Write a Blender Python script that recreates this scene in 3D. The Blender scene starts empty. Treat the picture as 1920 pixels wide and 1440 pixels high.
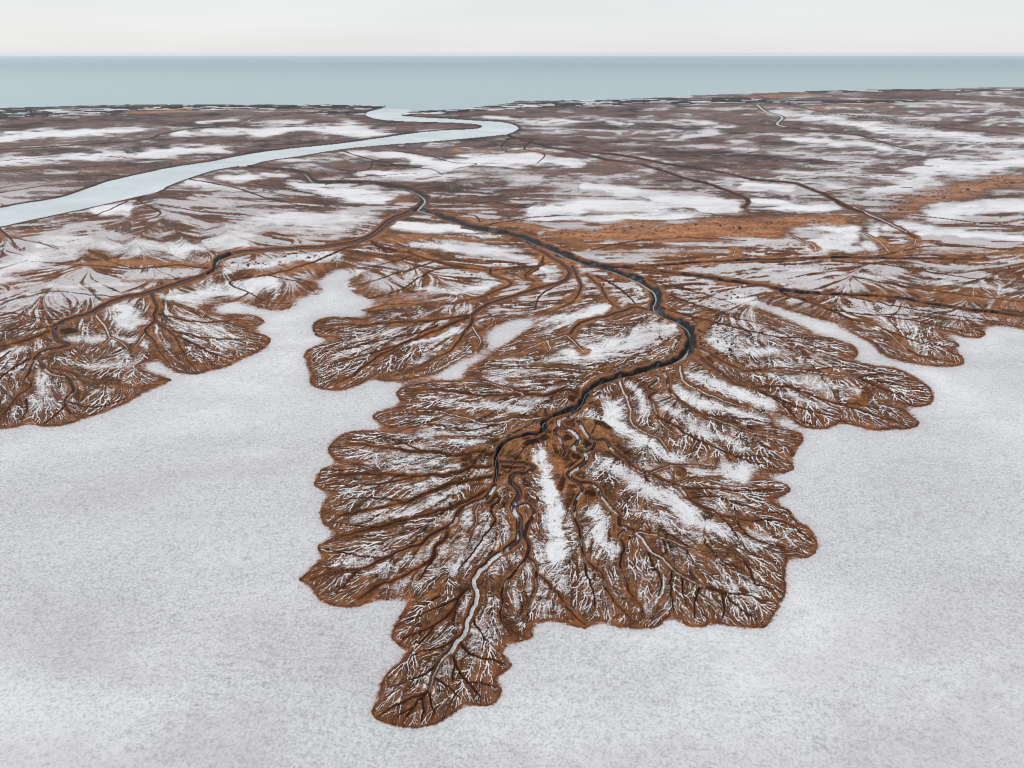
import bpy, math, heapq
import numpy as np
from mathutils import kdtree
from mathutils import Vector
SC = bpy.context.scene
C = SC.collection
# ------------------------------------------------------------------ camera
H = 150.0                       # drone height, metres
F = 1280.0                      # focal length in photo pixels (1920 wide)
PITCH = math.atan(620.5/F)      # the sea ends at the true horizon, 45 km off, a little below eye level
CP, SP = math.cos(PITCH), math.sin(PITCH)
cam = bpy.data.objects.new('camera', bpy.data.cameras.new('camera'))
C.objects.link(cam); SC.camera = cam
cam.location = (0, 0, H)
cam.rotation_euler = (math.pi/2 - PITCH, 0, 0)
cam.data.sensor_width = 36.0
cam.data.lens = 36.0*F/1920.0
cam.data.clip_start = 1.0
cam.data.clip_end = 400000.0
# ------------------------------------------------------------------ world: high overcast
SUN_EL, SUN_AZ = math.radians(38), math.radians(-55)
w = bpy.data.worlds.new('World'); SC.world = w; w.use_nodes = True
nt = w.node_tree; nt.nodes.clear()
def N(tree, typ, **kw):
    n = tree.nodes.new(typ)
    for k, v in kw.items():
        if k.startswith('i_'): n.inputs[k[2:].replace('_', ' ')].default_value = v
        else: setattr(n, k, v)
    return n
out = N(nt, 'ShaderNodeOutputWorld')
sky = N(nt, 'ShaderNodeTexSky', sky_type='NISHITA', sun_disc=False)
sky.sun_elevation = SUN_EL; sky.sun_rotation = SUN_AZ; sky.dust_density = 3.0
b1 = N(nt, 'ShaderNodeBackground'); b1.inputs[1].default_value = 0.06
nt.links.new(sky.outputs[0], b1.inputs[0])
tc = N(nt, 'ShaderNodeTexCoord')
sx = N(nt, 'ShaderNodeSeparateXYZ'); nt.links.new(tc.outputs['Generated'], sx.inputs[0])
cr = N(nt, 'ShaderNodeValToRGB')
cr.color_ramp.elements[0].position = 0.0; cr.color_ramp.elements[0].color = (0.775, 0.775, 0.765, 1)
cr.color_ramp.elements[1].position = 0.5; cr.color_ramp.elements[1].color = (0.77, 0.81, 0.84, 1)
e = cr.color_ramp.elements.new(0.03); e.color = (0.80, 0.812, 0.81, 1)
e = cr.color_ramp.elements.new(0.09); e.color = (0.745, 0.79, 0.80, 1)
nt.links.new(sx.outputs[2], cr.inputs[0])
mp = N(nt, 'ShaderNodeMapping'); mp.inputs['Scale'].default_value = (1.6, 1.6, 9)
nt.links.new(tc.outputs['Generated'], mp.inputs[0])
nz = N(nt, 'ShaderNodeTexNoise'); nz.inputs['Scale'].default_value = 1.5; nz.inputs['Detail'].default_value = 5
nt.links.new(mp.outputs[0], nz.inputs[0])
mr = N(nt, 'ShaderNodeMapRange'); mr.inputs['To Min'].default_value = 0.96; mr.inputs['To Max'].default_value = 1.04
mr.inputs['From Min'].default_value = 0.3; mr.inputs['From Max'].default_value = 0.7
nt.links.new(nz.outputs[0], mr.inputs[0])
b2 = N(nt, 'ShaderNodeBackground'); nt.links.new(cr.outputs[0], b2.inputs[0]); nt.links.new(mr.outputs[0], b2.inputs[1])
mx = N(nt, 'ShaderNodeMixShader'); mx.inputs[0].default_value = 0.94
nt.links.new(b1.outputs[0], mx.inputs[1]); nt.links.new(b2.outputs[0], mx.inputs[2]); nt.links.new(mx.outputs[0], out.inputs[0])
sun = bpy.data.objects.new('sun', bpy.data.lights.new('sun', 'SUN')); C.objects.link(sun)
sun.data.energy = 0.9; sun.data.angle = math.radians(12); sun.data.color = (1, 0.97, 0.93)
sun.rotation_euler = (math.pi/2 - SUN_EL, 0, math.pi - SUN_AZ)
SC.view_settings.view_transform = 'Standard'; SC.view_settings.look = 'None'
SC.view_settings.exposure = 0.12; SC.view_settings.gamma = 1.0
SC.cycles.max_bounces = 4; SC.cycles.volume_bounces = 2
SC.cycles.filter_width = 1.05

# ------------------------------------------------------------------ ground survey grid
# u, v: angular survey coordinates seen from above the take-off point; each maps to ONE ground position in metres
ST = 1.0
U0, U1, V0, V1 = -250.0, 2170.0, 150.0, 1520.0
US = np.arange(U0, U1, ST); VS = np.arange(V0, V1, ST)
NU, NV = len(US), len(VS)
def depth_of(v):   # distance along the optical axis at which row v meets the ground
    q = (v - 720.0)/F
    return H/(SP + q*CP)
def ground(u, v):
    D = depth_of(v)
    X = D*(u - 960.0)/F
    Y = D*(CP - (v - 720.0)/F*SP)
    return X, Y
def bof(v): return F*np.log(depth_of(v))/CP
def kof(v):        # ground stretch per row against per column
    q = (v - 720.0)/F
    return 1.0/(SP + q*CP)
KV = kof(VS)
UU, VV = np.meshgrid(US, VS)
UU = UU.astype(np.float32); VV = VV.astype(np.float32)
BB = np.repeat(-bof(VS)[:, None], NU, 1).astype(np.float32)
rng = np.random.default_rng(7)
TAB = rng.random((256, 256)).astype(np.float32)
def vnoise(x, y, seed=0):
    x = x + seed*17.31; y = y + seed*9.77
    xi = np.floor(x); yi = np.floor(y)
    fx = (x - xi).astype(np.float32); fy = (y - yi).astype(np.float32)
    fx = fx*fx*(3-2*fx); fy = fy*fy*(3-2*fy)
    xi = xi.astype(np.int64) & 255; yi = yi.astype(np.int64) & 255
    x1 = (xi+1) & 255; y1 = (yi+1) & 255
    a = TAB[yi, xi]; b = TAB[yi, x1]; c = TAB[y1, xi]; d = TAB[y1, x1]
    return a + (b-a)*fx + (c-a)*fy + (a-b-c+d)*fx*fy
def fbm(x, y, sc, octv=4, seed=0, gain=0.5):
    t = 0; amp = 1; s = 0
    for o in range(octv):
        t = t + amp*vnoise(x/sc*(2**o), y/sc*(2**o), seed + o*3.7); s += amp; amp *= gain
    return t/s
def sstep(a, b, x):
    t = np.clip((x-a)/(b-a), 0, 1); return t*t*(3-2*t)
def blur(a, ru, rv, n=2):
    for _ in range(n):
        for ax, r in ((1, ru), (0, rv)):
            r = int(max(1, round(r/ST)))
            p = [(0, 0), (0, 0)]; p[ax] = (r+1, r)
            cs = np.cumsum(np.pad(a, p, mode='edge'), axis=ax, dtype=np.float64)
            if ax == 1: a = (cs[:, 2*r+1:] - cs[:, :-2*r-1])/(2*r+1)
            else: a = (cs[2*r+1:, :] - cs[:-2*r-1, :])/(2*r+1)
            a = a.astype(np.float32)
    return a
def catmull(P, step=4.0):
    P = np.asarray(P, float); 
    Q = np.vstack([2*P[0]-P[1], P, 2*P[-1]-P[-2]])
    o = []
    for i in range(1, len(Q)-2):
        p0, p1, p2, p3 = Q[i-1], Q[i], Q[i+1], Q[i+2]
        n = max(2, int(np.hypot(*(p2-p1)[:2])/step))
        t = (np.arange(n)/n)[:, None]
        o.append(0.5*((2*p1)+(-p0+p2)*t+(2*p0-5*p1+4*p2-p3)*t*t+(-p0+3*p1-3*p2+p3)*t**3))
    o.append(P[-1:]); return np.vstack(o)
def polymask(P):
    P = np.asarray(P, float); m = np.zeros((NV, NU), np.float32)
    A = P; B = np.roll(P, -1, 0)
    for sub in (-0.25, 0.25):
        for j in range(NV):
            v = VS[j] + sub*ST
            c = (A[:, 1] <= v) != (B[:, 1] <= v)
            if not c.any(): continue
            a = A[c]; b = B[c]
            x = np.sort(a[:, 0] + (v-a[:, 1])/(b[:, 1]-a[:, 1])*(b[:, 0]-a[:, 0]))
            f = (x - U0)/ST
            for q in range(0, len(f)-1, 2):
                i0 = int(max(0, math.ceil(f[q]))); i1 = int(min(NU, math.ceil(f[q+1])))
                if i1 > i0: m[j, i0:i1] += 0.5
    return m
def wiggle(P, amp, sc, seed=0, va=0.6):
    P = P.copy()
    x, y = P[:, 0], P[:, 1]*1.6
    P[:, 0] += amp*2*(fbm(x, y, sc, 3, seed)-0.5)
    P[:, 1] += amp*va*2*(fbm(x, y, sc, 3, seed+50)-0.5)
    return P
# ------------------------------------------------------------------ survey data (edge of the salt flat against the mud)
MARGIN = [(-330,850),(-200,826),(-90,815),(0,805),(25,804),(48,796),(62,792),(74,801),(100,801),(130,796),(165,783),(200,772),(235,757),(262,742),(290,728),(312,719),(323,713),
(305,706),(280,700),(255,690),(275,680),(300,674),(312,688),(325,698),(345,702),(370,702),(395,695),(420,690),(440,680),(452,672),(470,668),(490,658),(508,642),(503,633),(486,626),(462,621),
(480,614),(496,606),(488,597),(470,591),(440,590),(415,592),(390,588),(400,574),(440,566),(470,572),(495,580),(520,583),(545,579),(558,570),(545,561),(560,556),(590,556),(606,545),(590,535),(610,515),(632,505),(648,500),(668,512),(655,525),(646,537),(660,548),(682,553),
(685,560),(707,563),(727,560),(750,554),(773,549),(815,546),(850,550),(800,560),(750,566),(700,576),(676,583),(700,590),(680,598),(643,596),(612,596),(594,603),(586,613),(589,624),(594,632),(610,634),(627,635),(636,640),(612,646),(594,650),(577,657),(569,670),(577,680),
(580,697),(587,703),(582,717),(590,726),(610,732),(632,733),(660,728),(677,722),(693,711),(706,705),(711,714),(733,717),(760,715),(777,711),(793,708),(825,700),(850,684),(890,665),(915,650),(910,630),(930,612),(960,600),(1000,596),(1035,588),(1020,600),(985,622),(960,640),(935,655),(905,676),(880,690),(862,700),(880,706),(860,716),(843,716),(810,716),(777,722),(753,728),(744,737),(747,748),
(762,758),(740,765),(711,773),(698,781),(703,790),(717,798),(737,803),(763,806),(800,806),(780,812),(747,811),(715,809),(693,810),(672,809),(650,813),(630,824),(617,838),(619,852),(628,864),(645,868),(670,866),(700,868),(660,874),(643,875),(620,876),(602,881),(597,893),(589,908),(597,918),(613,923),(630,926),
(616,931),(607,947),(601,963),(607,983),(617,991),(632,1001),(618,1013),(598,1022),(597,1031),(608,1047),(590,1061),(573,1077),(560,1090),(580,1098),(590,1113),(603,1127),(623,1137),(650,1140),(673,1139),(690,1131),(703,1125),(727,1127),(747,1123),(780,1122),(768,1133),(758,1147),(750,1160),(740,1182),(736,1197),(746,1210),(757,1216),(772,1219),
(762,1228),(755,1240),(740,1252),(727,1262),(717,1278),(714,1295),(710,1310),(702,1325),(698,1342),(707,1352),(730,1357),(752,1363),(776,1367),(800,1364),(820,1357),(842,1344),(858,1334),(873,1322),(900,1326),(917,1326),(930,1319),(939,1305),(941,1293),(930,1283),(931,1272),(947,1261),(961,1251),(950,1241),(947,1232),(937,1222),(945,1210),(965,1207),(982,1205),(995,1197),(999,1187),(991,1177),(1002,1172),(1022,1167),(1040,1164),(1055,1167),(1070,1175),(1085,1178),(1100,1181),(1113,1171),
(1125,1166),(1143,1173),(1167,1178),(1187,1180),(1213,1180),(1233,1177),(1246,1165),(1262,1155),(1277,1159),(1284,1173),(1300,1179),(1320,1178),(1334,1170),(1352,1170),(1367,1176),(1393,1177),(1417,1179),(1437,1177),(1444,1163),(1458,1146),(1458,1136),(1468,1120),(1474,1103),(1470,1083),(1473,1060),(1478,1046),(1493,1046),(1510,1049),(1523,1043),(1531,1033),(1533,1022),(1524,1007),(1519,993),(1500,983),(1487,972),(1480,960),(1461,950),(1448,940),(1466,931),(1481,923),(1477,914),(1463,907),(1440,901),(1415,898),(1385,888),
(1410,888),(1447,890),(1473,888),(1488,880),(1484,870),(1478,863),(1490,854),(1488,847),(1484,842),(1499,837),(1507,825),(1498,813),(1477,807),(1455,802),(1450,787),(1440,775),(1465,778),(1480,786),(1493,795),(1510,803),(1540,806),(1557,802),(1573,793),(1590,793),(1607,800),(1627,806),(1650,808),(1670,804),(1693,806),(1716,802),(1724,794),(1712,784),(1700,773),(1680,764),(1650,756),(1680,757),(1707,763),(1737,763),(1750,753),(1749,740),(1742,727),(1727,717),(1713,707),(1693,697),(1670,690),(1647,687),(1620,683),(1600,680),(1580,673),(1606,669),(1604,656),(1597,647),(1580,641),(1563,636),(1547,631),(1527,628),(1510,615),(1480,604),(1447,590),(1410,574),(1435,569),(1470,580),(1520,595),(1560,606),(1593,622),(1613,633),(1638,646),(1647,660),(1667,672),(1690,678),(1717,683),(1747,687),(1773,689),(1800,687),(1808,678),(1801,668),(1786,662),(1786,654),(1799,649),(1794,643),(1773,637),(1768,628),(1750,619),(1780,623),(1800,630),(1820,634),(1840,634),(1849,628),(1842,622),(1825,616),(1863,611),(1890,613),(1915,617),(1990,632),(2100,655),(2250,690)]
RIVER = [(-330,480),(-150,430),(0,390),(100,373),(140,362),(187,345),(220,336),(267,325),(333,312),(400,302),(467,289),(533,280),(640,269),(690,262),(773,250),(840,244),(888,242),(905,237),(893,233),(840,230),(750,227),(707,223),(688,217),(690,210),(718,203),(724,198),(724,180),(770,180),
(764,208),(754,213),(753,217),(773,219),(840,223),(907,227),(940,229),(963,234),(973,241),(964,247),(950,252),(933,254),(873,260),(790,267),(723,272),(640,280),(567,292),(500,302),(466,311),(448,312),(400,320),(353,335),(313,350),(300,358),(240,373),(167,390),(110,402),(0,426),(-150,462),(-330,510)]
SHORE = [(-330,211),(0,203),(150,198),(300,196),(500,196),(700,197),(724,199),(724,204),(752,213),(775,209),(850,205),(900,200),(960,193),(975,189),(1100,188),(1150,187),(1230,183),(1330,178),(1420,175),(1500,172),(1600,168.5),(1750,166),(1920,163),(2250,160)]
# channels: (kind, points (u, v, width)) ; kinds: w dark wet creek, m mauve mud bed, s salt filled bed, b brown gully
def ch(kind, w0, w1, *pts):
    P = np.array(pts, float); t = np.linspace(0, 1, len(P))
    return kind, np.column_stack([P, w0+(w1-w0)*t])
CH = [
 ch('w',13,20,(452,312),(480,314),(510,317),(545,320),(570,325),(580,333),(585,339),(600,342),(650,342),(700,344),(745,350),(775,358),(792,366),(798,376),(790,385),(782,393)),
 ch('w',19,22,(782,393),(800,398),(830,407),(860,417),(890,427),(930,435),(960,440),(985,447),(1010,458),(1040,470),(1070,484),(1100,494),(1140,505),(1170,516),(1200,528),(1225,545),(1232,560),(1228,575),(1240,588),(1262,598),(1280,608),(1293,622),(1298,640),(1290,658)),
 ch('w',19,6,(1290,658),(1270,675),(1230,688),(1190,700),(1150,710),(1120,722),(1100,735),(1095,748),(1085,762),(1060,775),(1030,785),(1018,792),(1020,805),(1010,815),(985,820),(955,828),(940,840),(932,855),(930,868),(932,884),(928,905)),
 ch('m',17,12,(785,392),(770,398),(740,410),(715,430),(690,445),(660,455),(610,463),(560,466),(500,470),(450,474),(420,480)),
 ch('w',14,12,(430,478),(412,486),(406,496),(403,505),(392,513)),
 ch('m',13,11,(392,513),(370,522),(330,535),(280,550),(230,560),(200,572),(170,588),(130,600),(100,615)),
 ch('b',8,5,(130,600),(90,622),(40,642),(0,652),(-80,670),(-180,690)),
 ch('m',10,9,(105,610),(103,627),(110,640),(127,647),(100,655),(77,665),(66,677),(80,690),(97,702)),
 ch('m',8,4,(97,702),(123,710),(133,720),(138,735),(124,750),(123,763),(135,780)),
 ch('m',6,2,(100,692),(133,700),(153,710),(180,717),(213,722),(253,730),(300,722)),
 ch('m',6,2,(66,680),(55,700),(50,713),(57,727),(37,743),(20,763),(7,780)),
 ch('b',5,2,(60,672),(30,690),(0,710),(-40,735)), ch('b',4,2,(20,660),(-20,690),(-80,720)),
 ch('b',4,2,(123,755),(160,765),(200,762),(240,748)), ch('b',4,2,(123,763),(105,780),(85,795)),
 ch('b',4,2,(50,750),(50,770),(40,790)),
 ch('m',8,6,(285,552),(287,560),(294,577),(289,592),(292,602)),
 ch('m',6,2,(292,602),(303,612),(320,623),(333,637),(337,650),(345,663),(353,677),(367,692)),
 ch('b',5,2,(333,632),(367,647),(390,660),(417,670),(440,674)),
 ch('b',5,2,(325,622),(383,634),(433,638),(490,637)),
 ch('b',5,2,(297,590),(350,603),(400,605),(450,600),(483,605)),
 ch('m',5,2,(292,602),(273,623),(290,640),(300,660),(315,680)), ch('s',5,2,(273,623),(262,640),(250,655)),
 ch('s',6,3,(178,588),(190,605),(200,620),(207,633),(195,645)), ch('s',4,2,(207,633),(225,640),(240,655)),
 ch('b',4,2,(150,600),(90,600),(40,590),(-20,585)), ch('b',4,2,(250,560),(180,555),(100,548),(20,565)), ch('b',4,2,(120,610),(60,618),(-10,622),(-90,640)),
 ch('b',6,2,(690,450),(640,470),(600,487),(567,500),(500,517),(450,523),(432,533),(467,550),(490,563),(520,570),(550,569)),
 ch('b',4,2,(500,517),(560,530),(590,548)),ch('b',4,2,(467,550),(450,560),(440,563)),
 ch('b',5,3,(392,505),(330,500),(250,505),(170,500),(100,508),(40,518)),ch('b',3,2,(250,505),(200,490),(240,480)),ch('b',3,2,(170,500),(110,495),(60,492)),
 # fans west of the main creek
 ch('m',9,8,(985,448),(1000,465),(1023,477),(1050,493),(1068,513),(1053,530),(1010,541),(960,558),(920,570),(900,580),(887,592)),
 ch('b',7,2,(887,592),(843,597),(800,603),(743,605),(693,610),(643,611),(603,613)),
 ch('b',7,2,(885,594),(860,603),(820,620),(777,637),(740,653),(700,677),(680,690),(660,707),(630,722)),
 ch('b',5,2,(820,612),(793,623),(727,637),(660,653),(605,662)), ch('b',5,2,(777,637),(710,660),(660,673),(603,690)),
 ch('m',6,2,(887,598),(880,615),(870,627),(857,643),(843,660),(817,673),(790,687),(760,701),(728,710)),
 ch('s',4,2,(885,612),(893,627),(900,640),(896,652)),
 ch('b',8,5,(690,450),(723,467),(773,477),(813,490),(873,503),(923,507),(973,503),(1010,500),(1020,480)),
 ch('m',6,3,(920,506),(922,517),(957,531),(940,542),(893,560),(827,572),(747,571),(690,582)),
 ch('b',5,2,(873,503),(827,505),(793,517),(760,540),(727,553),(690,560)), ch('b',5,2,(813,492),(747,513),(693,530),(653,538)),
 ch('b',4,2,(773,480),(720,495),(670,505)), ch('b',4,2,(1010,505),(985,520),(1000,530)), ch('m',5,3,(1020,495),(985,515),(1003,528)),
 ch('m',6,2,(1073,500),(1083,520),(1090,537),(1077,563),(1040,583)), ch('b',5,2,(1060,528),(1030,545),(1010,560),(1003,582)),
 ch('m',5,2,(1100,515),(1127,540),(1140,563),(1160,580)), ch('b',5,3,(1120,520),(1165,545),(1190,570)),
 ch('m',8,6,(1228,585),(1205,580),(1187,578),(1143,593),(1100,603),(1080,613),(1070,627)),
 ch('s',5,2,(1070,627),(1027,640),(977,660),(940,672)), ch('s',4,2,(1065,632),(1085,650),(1095,662)), ch('s',4,2,(1027,641),(1030,655),(1020,665)),
 # lobes on the west bank of the main fan
 ch('b',7,2,(1095,742),(1060,733),(1020,743),(977,740),(927,743),(877,740),(827,733),(777,733)),
 ch('s',5,2,(1130,700),(1110,697),(1043,692),(977,690),(910,693),(868,704)), ch('s',4,2,(1090,715),(1040,710),(960,712)), ch('s',4,2,(980,739),(943,727),(910,717),(877,712)),
 ch('s',6,3,(1015,785),(985,788),(960,786),(947,792),(927,795),(893,792),(860,782),(827,773),(793,770),(727,778)),
 ch('b',4,2,(940,795),(880,808),(820,800),(760,792)),
 ch('b',8,2,(945,835),(923,853),(893,850),(857,857),(823,850),(773,849),(733,843),(690,837),(650,833)),
 ch('b',4,2,(800,850),(750,830),(700,818)), ch('s',4,2,(930,822),(880,821),(820,822)),
 ch('b',8,2,(930,875),(890,877),(867,883),(823,893),(773,893),(723,892),(673,890),(618,893)),
 ch('b',4,2,(790,893),(730,905),(670,912),(610,910)),
 ch('b',9,3,(932,885),(927,907),(903,927),(867,945),(830,957),(773,973),(707,990),(640,1007)),
 ch('b',7,2,(925,895),(890,900),(840,910),(800,927),(757,943),(690,958),(633,967)),
 ch('b',4,2,(760,943),(700,935),(640,940)), ch('b',4,2,(707,990),(660,985),(625,980)),
 ch('m',10,6,(927,912),(915,930),(903,940),(873,950),(860,963),(850,983),(827,995),(810,1003),(793,1020),(770,1027)),
 ch('m',7,2,(770,1027),(747,1037),(723,1050),(700,1060),(673,1070),(623,1075),(583,1089)),
 ch('b',4,2,(723,1050),(690,1045),(650,1040),(610,1030)), ch('b',4,2,(673,1070),(650,1095),(630,1115)),
 ch('b',7,2,(840,990),(838,1005),(830,1015),(817,1027),(813,1047),(793,1062),(770,1075),(747,1087),(713,1097),(690,1113),(670,1128)),
 ch('b',4,2,(813,1047),(800,1070),(785,1090)),
 ch('b',6,2,(933,890),(928,910),(931,925),(936,937),(923,950),(924,965),(928,980),(913,1000),(900,1020),(880,1045),(860,1070)),
 ch('s',4,2,(903,940),(893,960),(892,980),(880,1000)),
 # silt-filled channel down to the tip
 ch('m',9,13,(932,868),(955,872),(985,872),(1001,881),(987,890),(962,896),(957,907),(970,917),(974,930),(964,947),(966,960),(973,973),(974,993),(970,1013),(950,1033)),
 ch('s',12,12,(950,1033),(923,1050),(903,1070),(888,1092),(895,1113),(890,1137),(880,1160),(870,1187),(857,1207),(847,1222)),
 ch('s',8,3,(847,1222),(832,1235),(820,1255),(812,1272),(805,1297)),
 ch('b',6,2,(805,1297),(790,1312),(775,1328),(762,1345)), ch('b',5,2,(806,1298),(807,1320),(815,1340)), ch('b',4,2,(792,1311),(794,1335),(790,1355)),
 ch('b',6,2,(847,1224),(855,1245),(862,1265),(875,1280),(890,1297),(904,1312)), ch('b',6,2,(864,1210),(880,1227),(902,1237),(922,1240),(948,1248)),
 ch('b',4,2,(875,1280),(905,1285),(930,1292)), ch('b',4,2,(855,1245),(850,1262),(850,1280)),
 ch('b',7,2,(887,1097),(865,1117),(857,1135),(837,1160),(815,1175),(790,1187),(755,1200)), ch('b',5,2,(862,1122),(827,1140),(802,1150),(760,1167)),
 ch('b',4,2,(815,1175),(800,1195),(785,1210)), ch('b',4,2,(887,1155),(890,1172),(900,1187),(912,1205)), ch('b',5,2,(857,1197),(835,1212),(802,1220),(770,1233)),
 ch('b',4,2,(825,1243),(800,1265),(765,1280),(730,1292)), ch('b',5,2,(803,1300),(765,1315),(740,1327),(712,1345)), ch('b',4,2,(775,1328),(745,1345)),
 ch('b',4,2,(812,1272),(840,1290),(860,1310)),
 # centre gullies
 ch('m',8,7,(965,955),(985,948),(999,957),(1000,970),(988,988),(984,1007),(993,1027),(988,1043)),
 ch('m',6,2,(987,1047),(975,1065),(960,1080),(945,1100),(939,1117),(942,1137),(937,1160),(950,1172),(962,1187),(982,1196)),
 ch('m',6,2,(989,1046),(1002,1060),(1006,1075),(1004,1100),(997,1120),(990,1140),(990,1160)),
 ch('m',6,2,(1006,1080),(1020,1090),(1037,1107),(1055,1125),(1065,1145),(1082,1162),(1097,1175)),
 # eastern half of the main fan
 ch('m',10,10,(1090,765),(1067,783),(1047,793),(1050,803),(1073,813),(1088,827),(1077,842),(1097,853),(1100,863),(1090,877),(1069,892),(1073,903),(1087,910)),
 ch('m',8,5,(1050,803),(1040,815),(1052,830),(1060,848),(1056,860)),
 ch('m',8,5,(1097,853),(1110,845),(1117,829)),
 ch('m',10,7,(1087,910),(1107,910),(1123,920),(1130,937),(1143,952),(1160,967),(1163,987),(1187,997)),
 ch('s',8,3,(1187,997),(1203,1010),(1213,1027),(1240,1047),(1260,1067),(1280,1080),(1300,1093),(1323,1103)),
 ch('b',6,2,(1323,1103),(1353,1113),(1367,1127),(1387,1143),(1417,1162)), ch('b',4,2,(1353,1113),(1400,1118),(1440,1130)),
 ch('m',9,6,(1085,795),(1105,822),(1117,827),(1133,830),(1150,847),(1170,863),(1190,880),(1217,890),(1240,903),(1277,917)),
 ch('m',8,3,(1277,917),(1285,930),(1287,937),(1313,950),(1347,967),(1380,973),(1407,980)), ch('b',4,2,(1407,980),(1450,978),(1490,992),(1520,1015)),
 ch('s',5,2,(1187,997),(1213,1003),(1253,1013),(1287,1027),(1340,1040),(1373,1043),(1393,1053)), ch('b',5,2,(1393,1053),(1407,1073),(1417,1097),(1455,1107)),
 ch('m',6,2,(1177,993),(1160,1007),(1170,1027),(1163,1060),(1173,1093),(1180,1113),(1200,1137),(1207,1160)),
 ch('m',8,3,(1083,910),(1090,923),(1080,950),(1078,973),(1087,1000),(1090,1027),(1097,1053)), ch('m',5,2,(1097,1053),(1127,1080),(1140,1113),(1157,1137),(1180,1160)),
 ch('b',4,2,(1097,1053),(1100,1080),(1112,1110),(1115,1140)),
 ch('b',4,2,(1260,1067),(1257,1093),(1260,1120),(1263,1147)), ch('b',5,2,(1313,1100),(1303,1127),(1302,1163)), ch('b',4,2,(1353,1113),(1358,1140),(1355,1160)),
 ch('b',4,2,(1280,1080),(1280,1110),(1288,1140)),ch('b',4,2,(1213,1027),(1225,1060),(1240,1090),(1235,1120)),
 ch('b',5,2,(1277,917),(1333,919),(1383,923),(1433,919),(1473,922)), ch('s',5,2,(1217,889),(1253,877),(1300,876),(1340,878)), ch('s',4,2,(1262,908),(1300,900),(1350,896)),
 ch('b',4,2,(1290,938),(1333,933),(1367,940),(1417,958),(1465,965)), ch('b',4,2,(1380,973),(1393,1000),(1433,1020),(1490,1033)), ch('b',4,2,(1347,967),(1370,990),(1385,1015)),
 # fans on the east bank
 ch('s',6,3,(1160,712),(1163,722),(1173,747),(1183,770),(1182,790),(1200,807),(1233,823),(1253,847)),
 ch('m',8,4,(1210,700),(1235,712),(1217,728),(1232,738),(1217,745),(1227,762),(1233,783)), ch('b',6,2,(1233,783),(1260,797),(1293,820),(1333,837),(1377,857),(1417,870),(1467,883)),
 ch('b',4,2,(1377,857),(1420,858),(1470,868)), ch('s',4,2,(1233,783),(1245,800),(1265,815)),
 ch('m',8,3,(1245,700),(1250,712),(1258,737),(1287,763),(1317,780)), ch('s',5,2,(1317,780),(1350,790),(1383,803),(1427,817),(1490,828)), ch('b',4,2,(1317,780),(1367,783),(1417,790),(1450,797)),
 ch('s',6,3,(1275,685),(1277,710),(1300,727),(1333,743),(1367,757),(1400,765)),
 ch('m',9,5,(1296,662),(1307,668),(1320,680),(1350,700),(1377,720),(1417,730)), ch('b',6,2,(1417,730),(1450,747),(1477,770),(1500,790),(1533,802)),
 ch('b',5,2,(1450,745),(1500,767),(1550,780),(1600,798)), ch('b',6,2,(1420,727),(1480,727),(1520,743),(1563,757),(1613,770),(1663,787),(1710,798)),
 ch('b',4,2,(1563,757),(1610,760),(1670,772)),
 ch('m',9,5,(1305,655),(1335,668),(1363,683),(1403,697),(1463,693)), ch('s',5,2,(1463,693),(1513,697),(1563,705),(1607,710)), ch('b',5,2,(1607,710),(1647,727),(1680,740),(1735,755)),
 ch('b',4,2,(1607,710),(1663,702),(1713,715)), ch('b',4,2,(1513,697),(1560,690),(1620,690)), ch('b',4,2,(1607,712),(1670,720),(1735,735)),
 ch('b',6,2,(1240,580),(1280,590),(1313,600),(1363,612),(1413,624),(1457,634),(1497,644),(1547,654),(1600,667)), ch('b',4,2,(1457,634),(1520,636),(1570,645)),
 ch('b',5,2,(1225,545),(1270,560),(1330,580),(1390,600),(1450,612)), ch('b',5,2,(1190,520),(1250,535),(1320,552),(1380,572)),
 ch('w',12,9,(1110,497),(1190,505),(1280,515),(1360,527),(1430,537),(1465,545),(1500,550),(1560,554),(1650,557)), ch('w',9,8,(1650,557),(1720,567),(1800,580),(1900,592),(2000,603),(2150,612)),
 ch('w',8,7,(1150,500),(1230,499),(1300,494),(1400,489),(1480,487),(1560,485),(1700,486),(1850,488)),
 ch('w',7,5,(1462,545),(1470,553),(1510,565),(1545,578)), ch('b',6,4,(1545,578),(1570,588),(1600,603)),
 ch('s',5,2,(1600,603),(1640,613),(1670,630),(1700,657)), ch('b',5,2,(1700,657),(1730,670),(1790,682)), ch('b',5,2,(1600,600),(1680,627),(1730,645),(1790,652)),
 ch('b',5,2,(1545,580),(1613,590),(1680,597),(1730,607),(1780,617),(1840,628)), ch('b',4,2,(1620,590),(1700,592),(1780,600),(1860,608)),
 ch('b',4,2,(1580,555),(1680,575),(1780,592),(1900,608)),
 # far side of the embankment
 ch('b',10,8,(947,252),(960,257),(985,264),(1015,272),(1030,277),(1060,281),(1093,284),(1173,293),(1223,303),(1280,313),(1347,323),(1413,337),(1480,343),(1513,353),(1547,365)),
 ch('b',9,7,(1060,281),(1140,300),(1207,310),(1280,333),(1340,350),(1400,375),(1395,390)),
 ch('b',10,8,(1547,365),(1580,385),(1620,400),(1680,425),(1718,448)), ch('s',5,3,(1600,388),(1660,415),(1700,435)),
 ch('w',7,7,(1420,197),(1437,210),(1467,220),(1457,233),(1480,240)), ch('b',8,4,(1480,240),(1530,247),(1580,250),(1633,260),(1673,273),(1730,285)), ch('b',4,2,(1580,250),(1680,262),(1800,266),(1905,272)),
 ch('b',8,5,(1420,180),(1473,195),(1513,205),(1563,213),(1630,220),(1713,233),(1780,240),(1913,253),(2080,262)),
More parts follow.
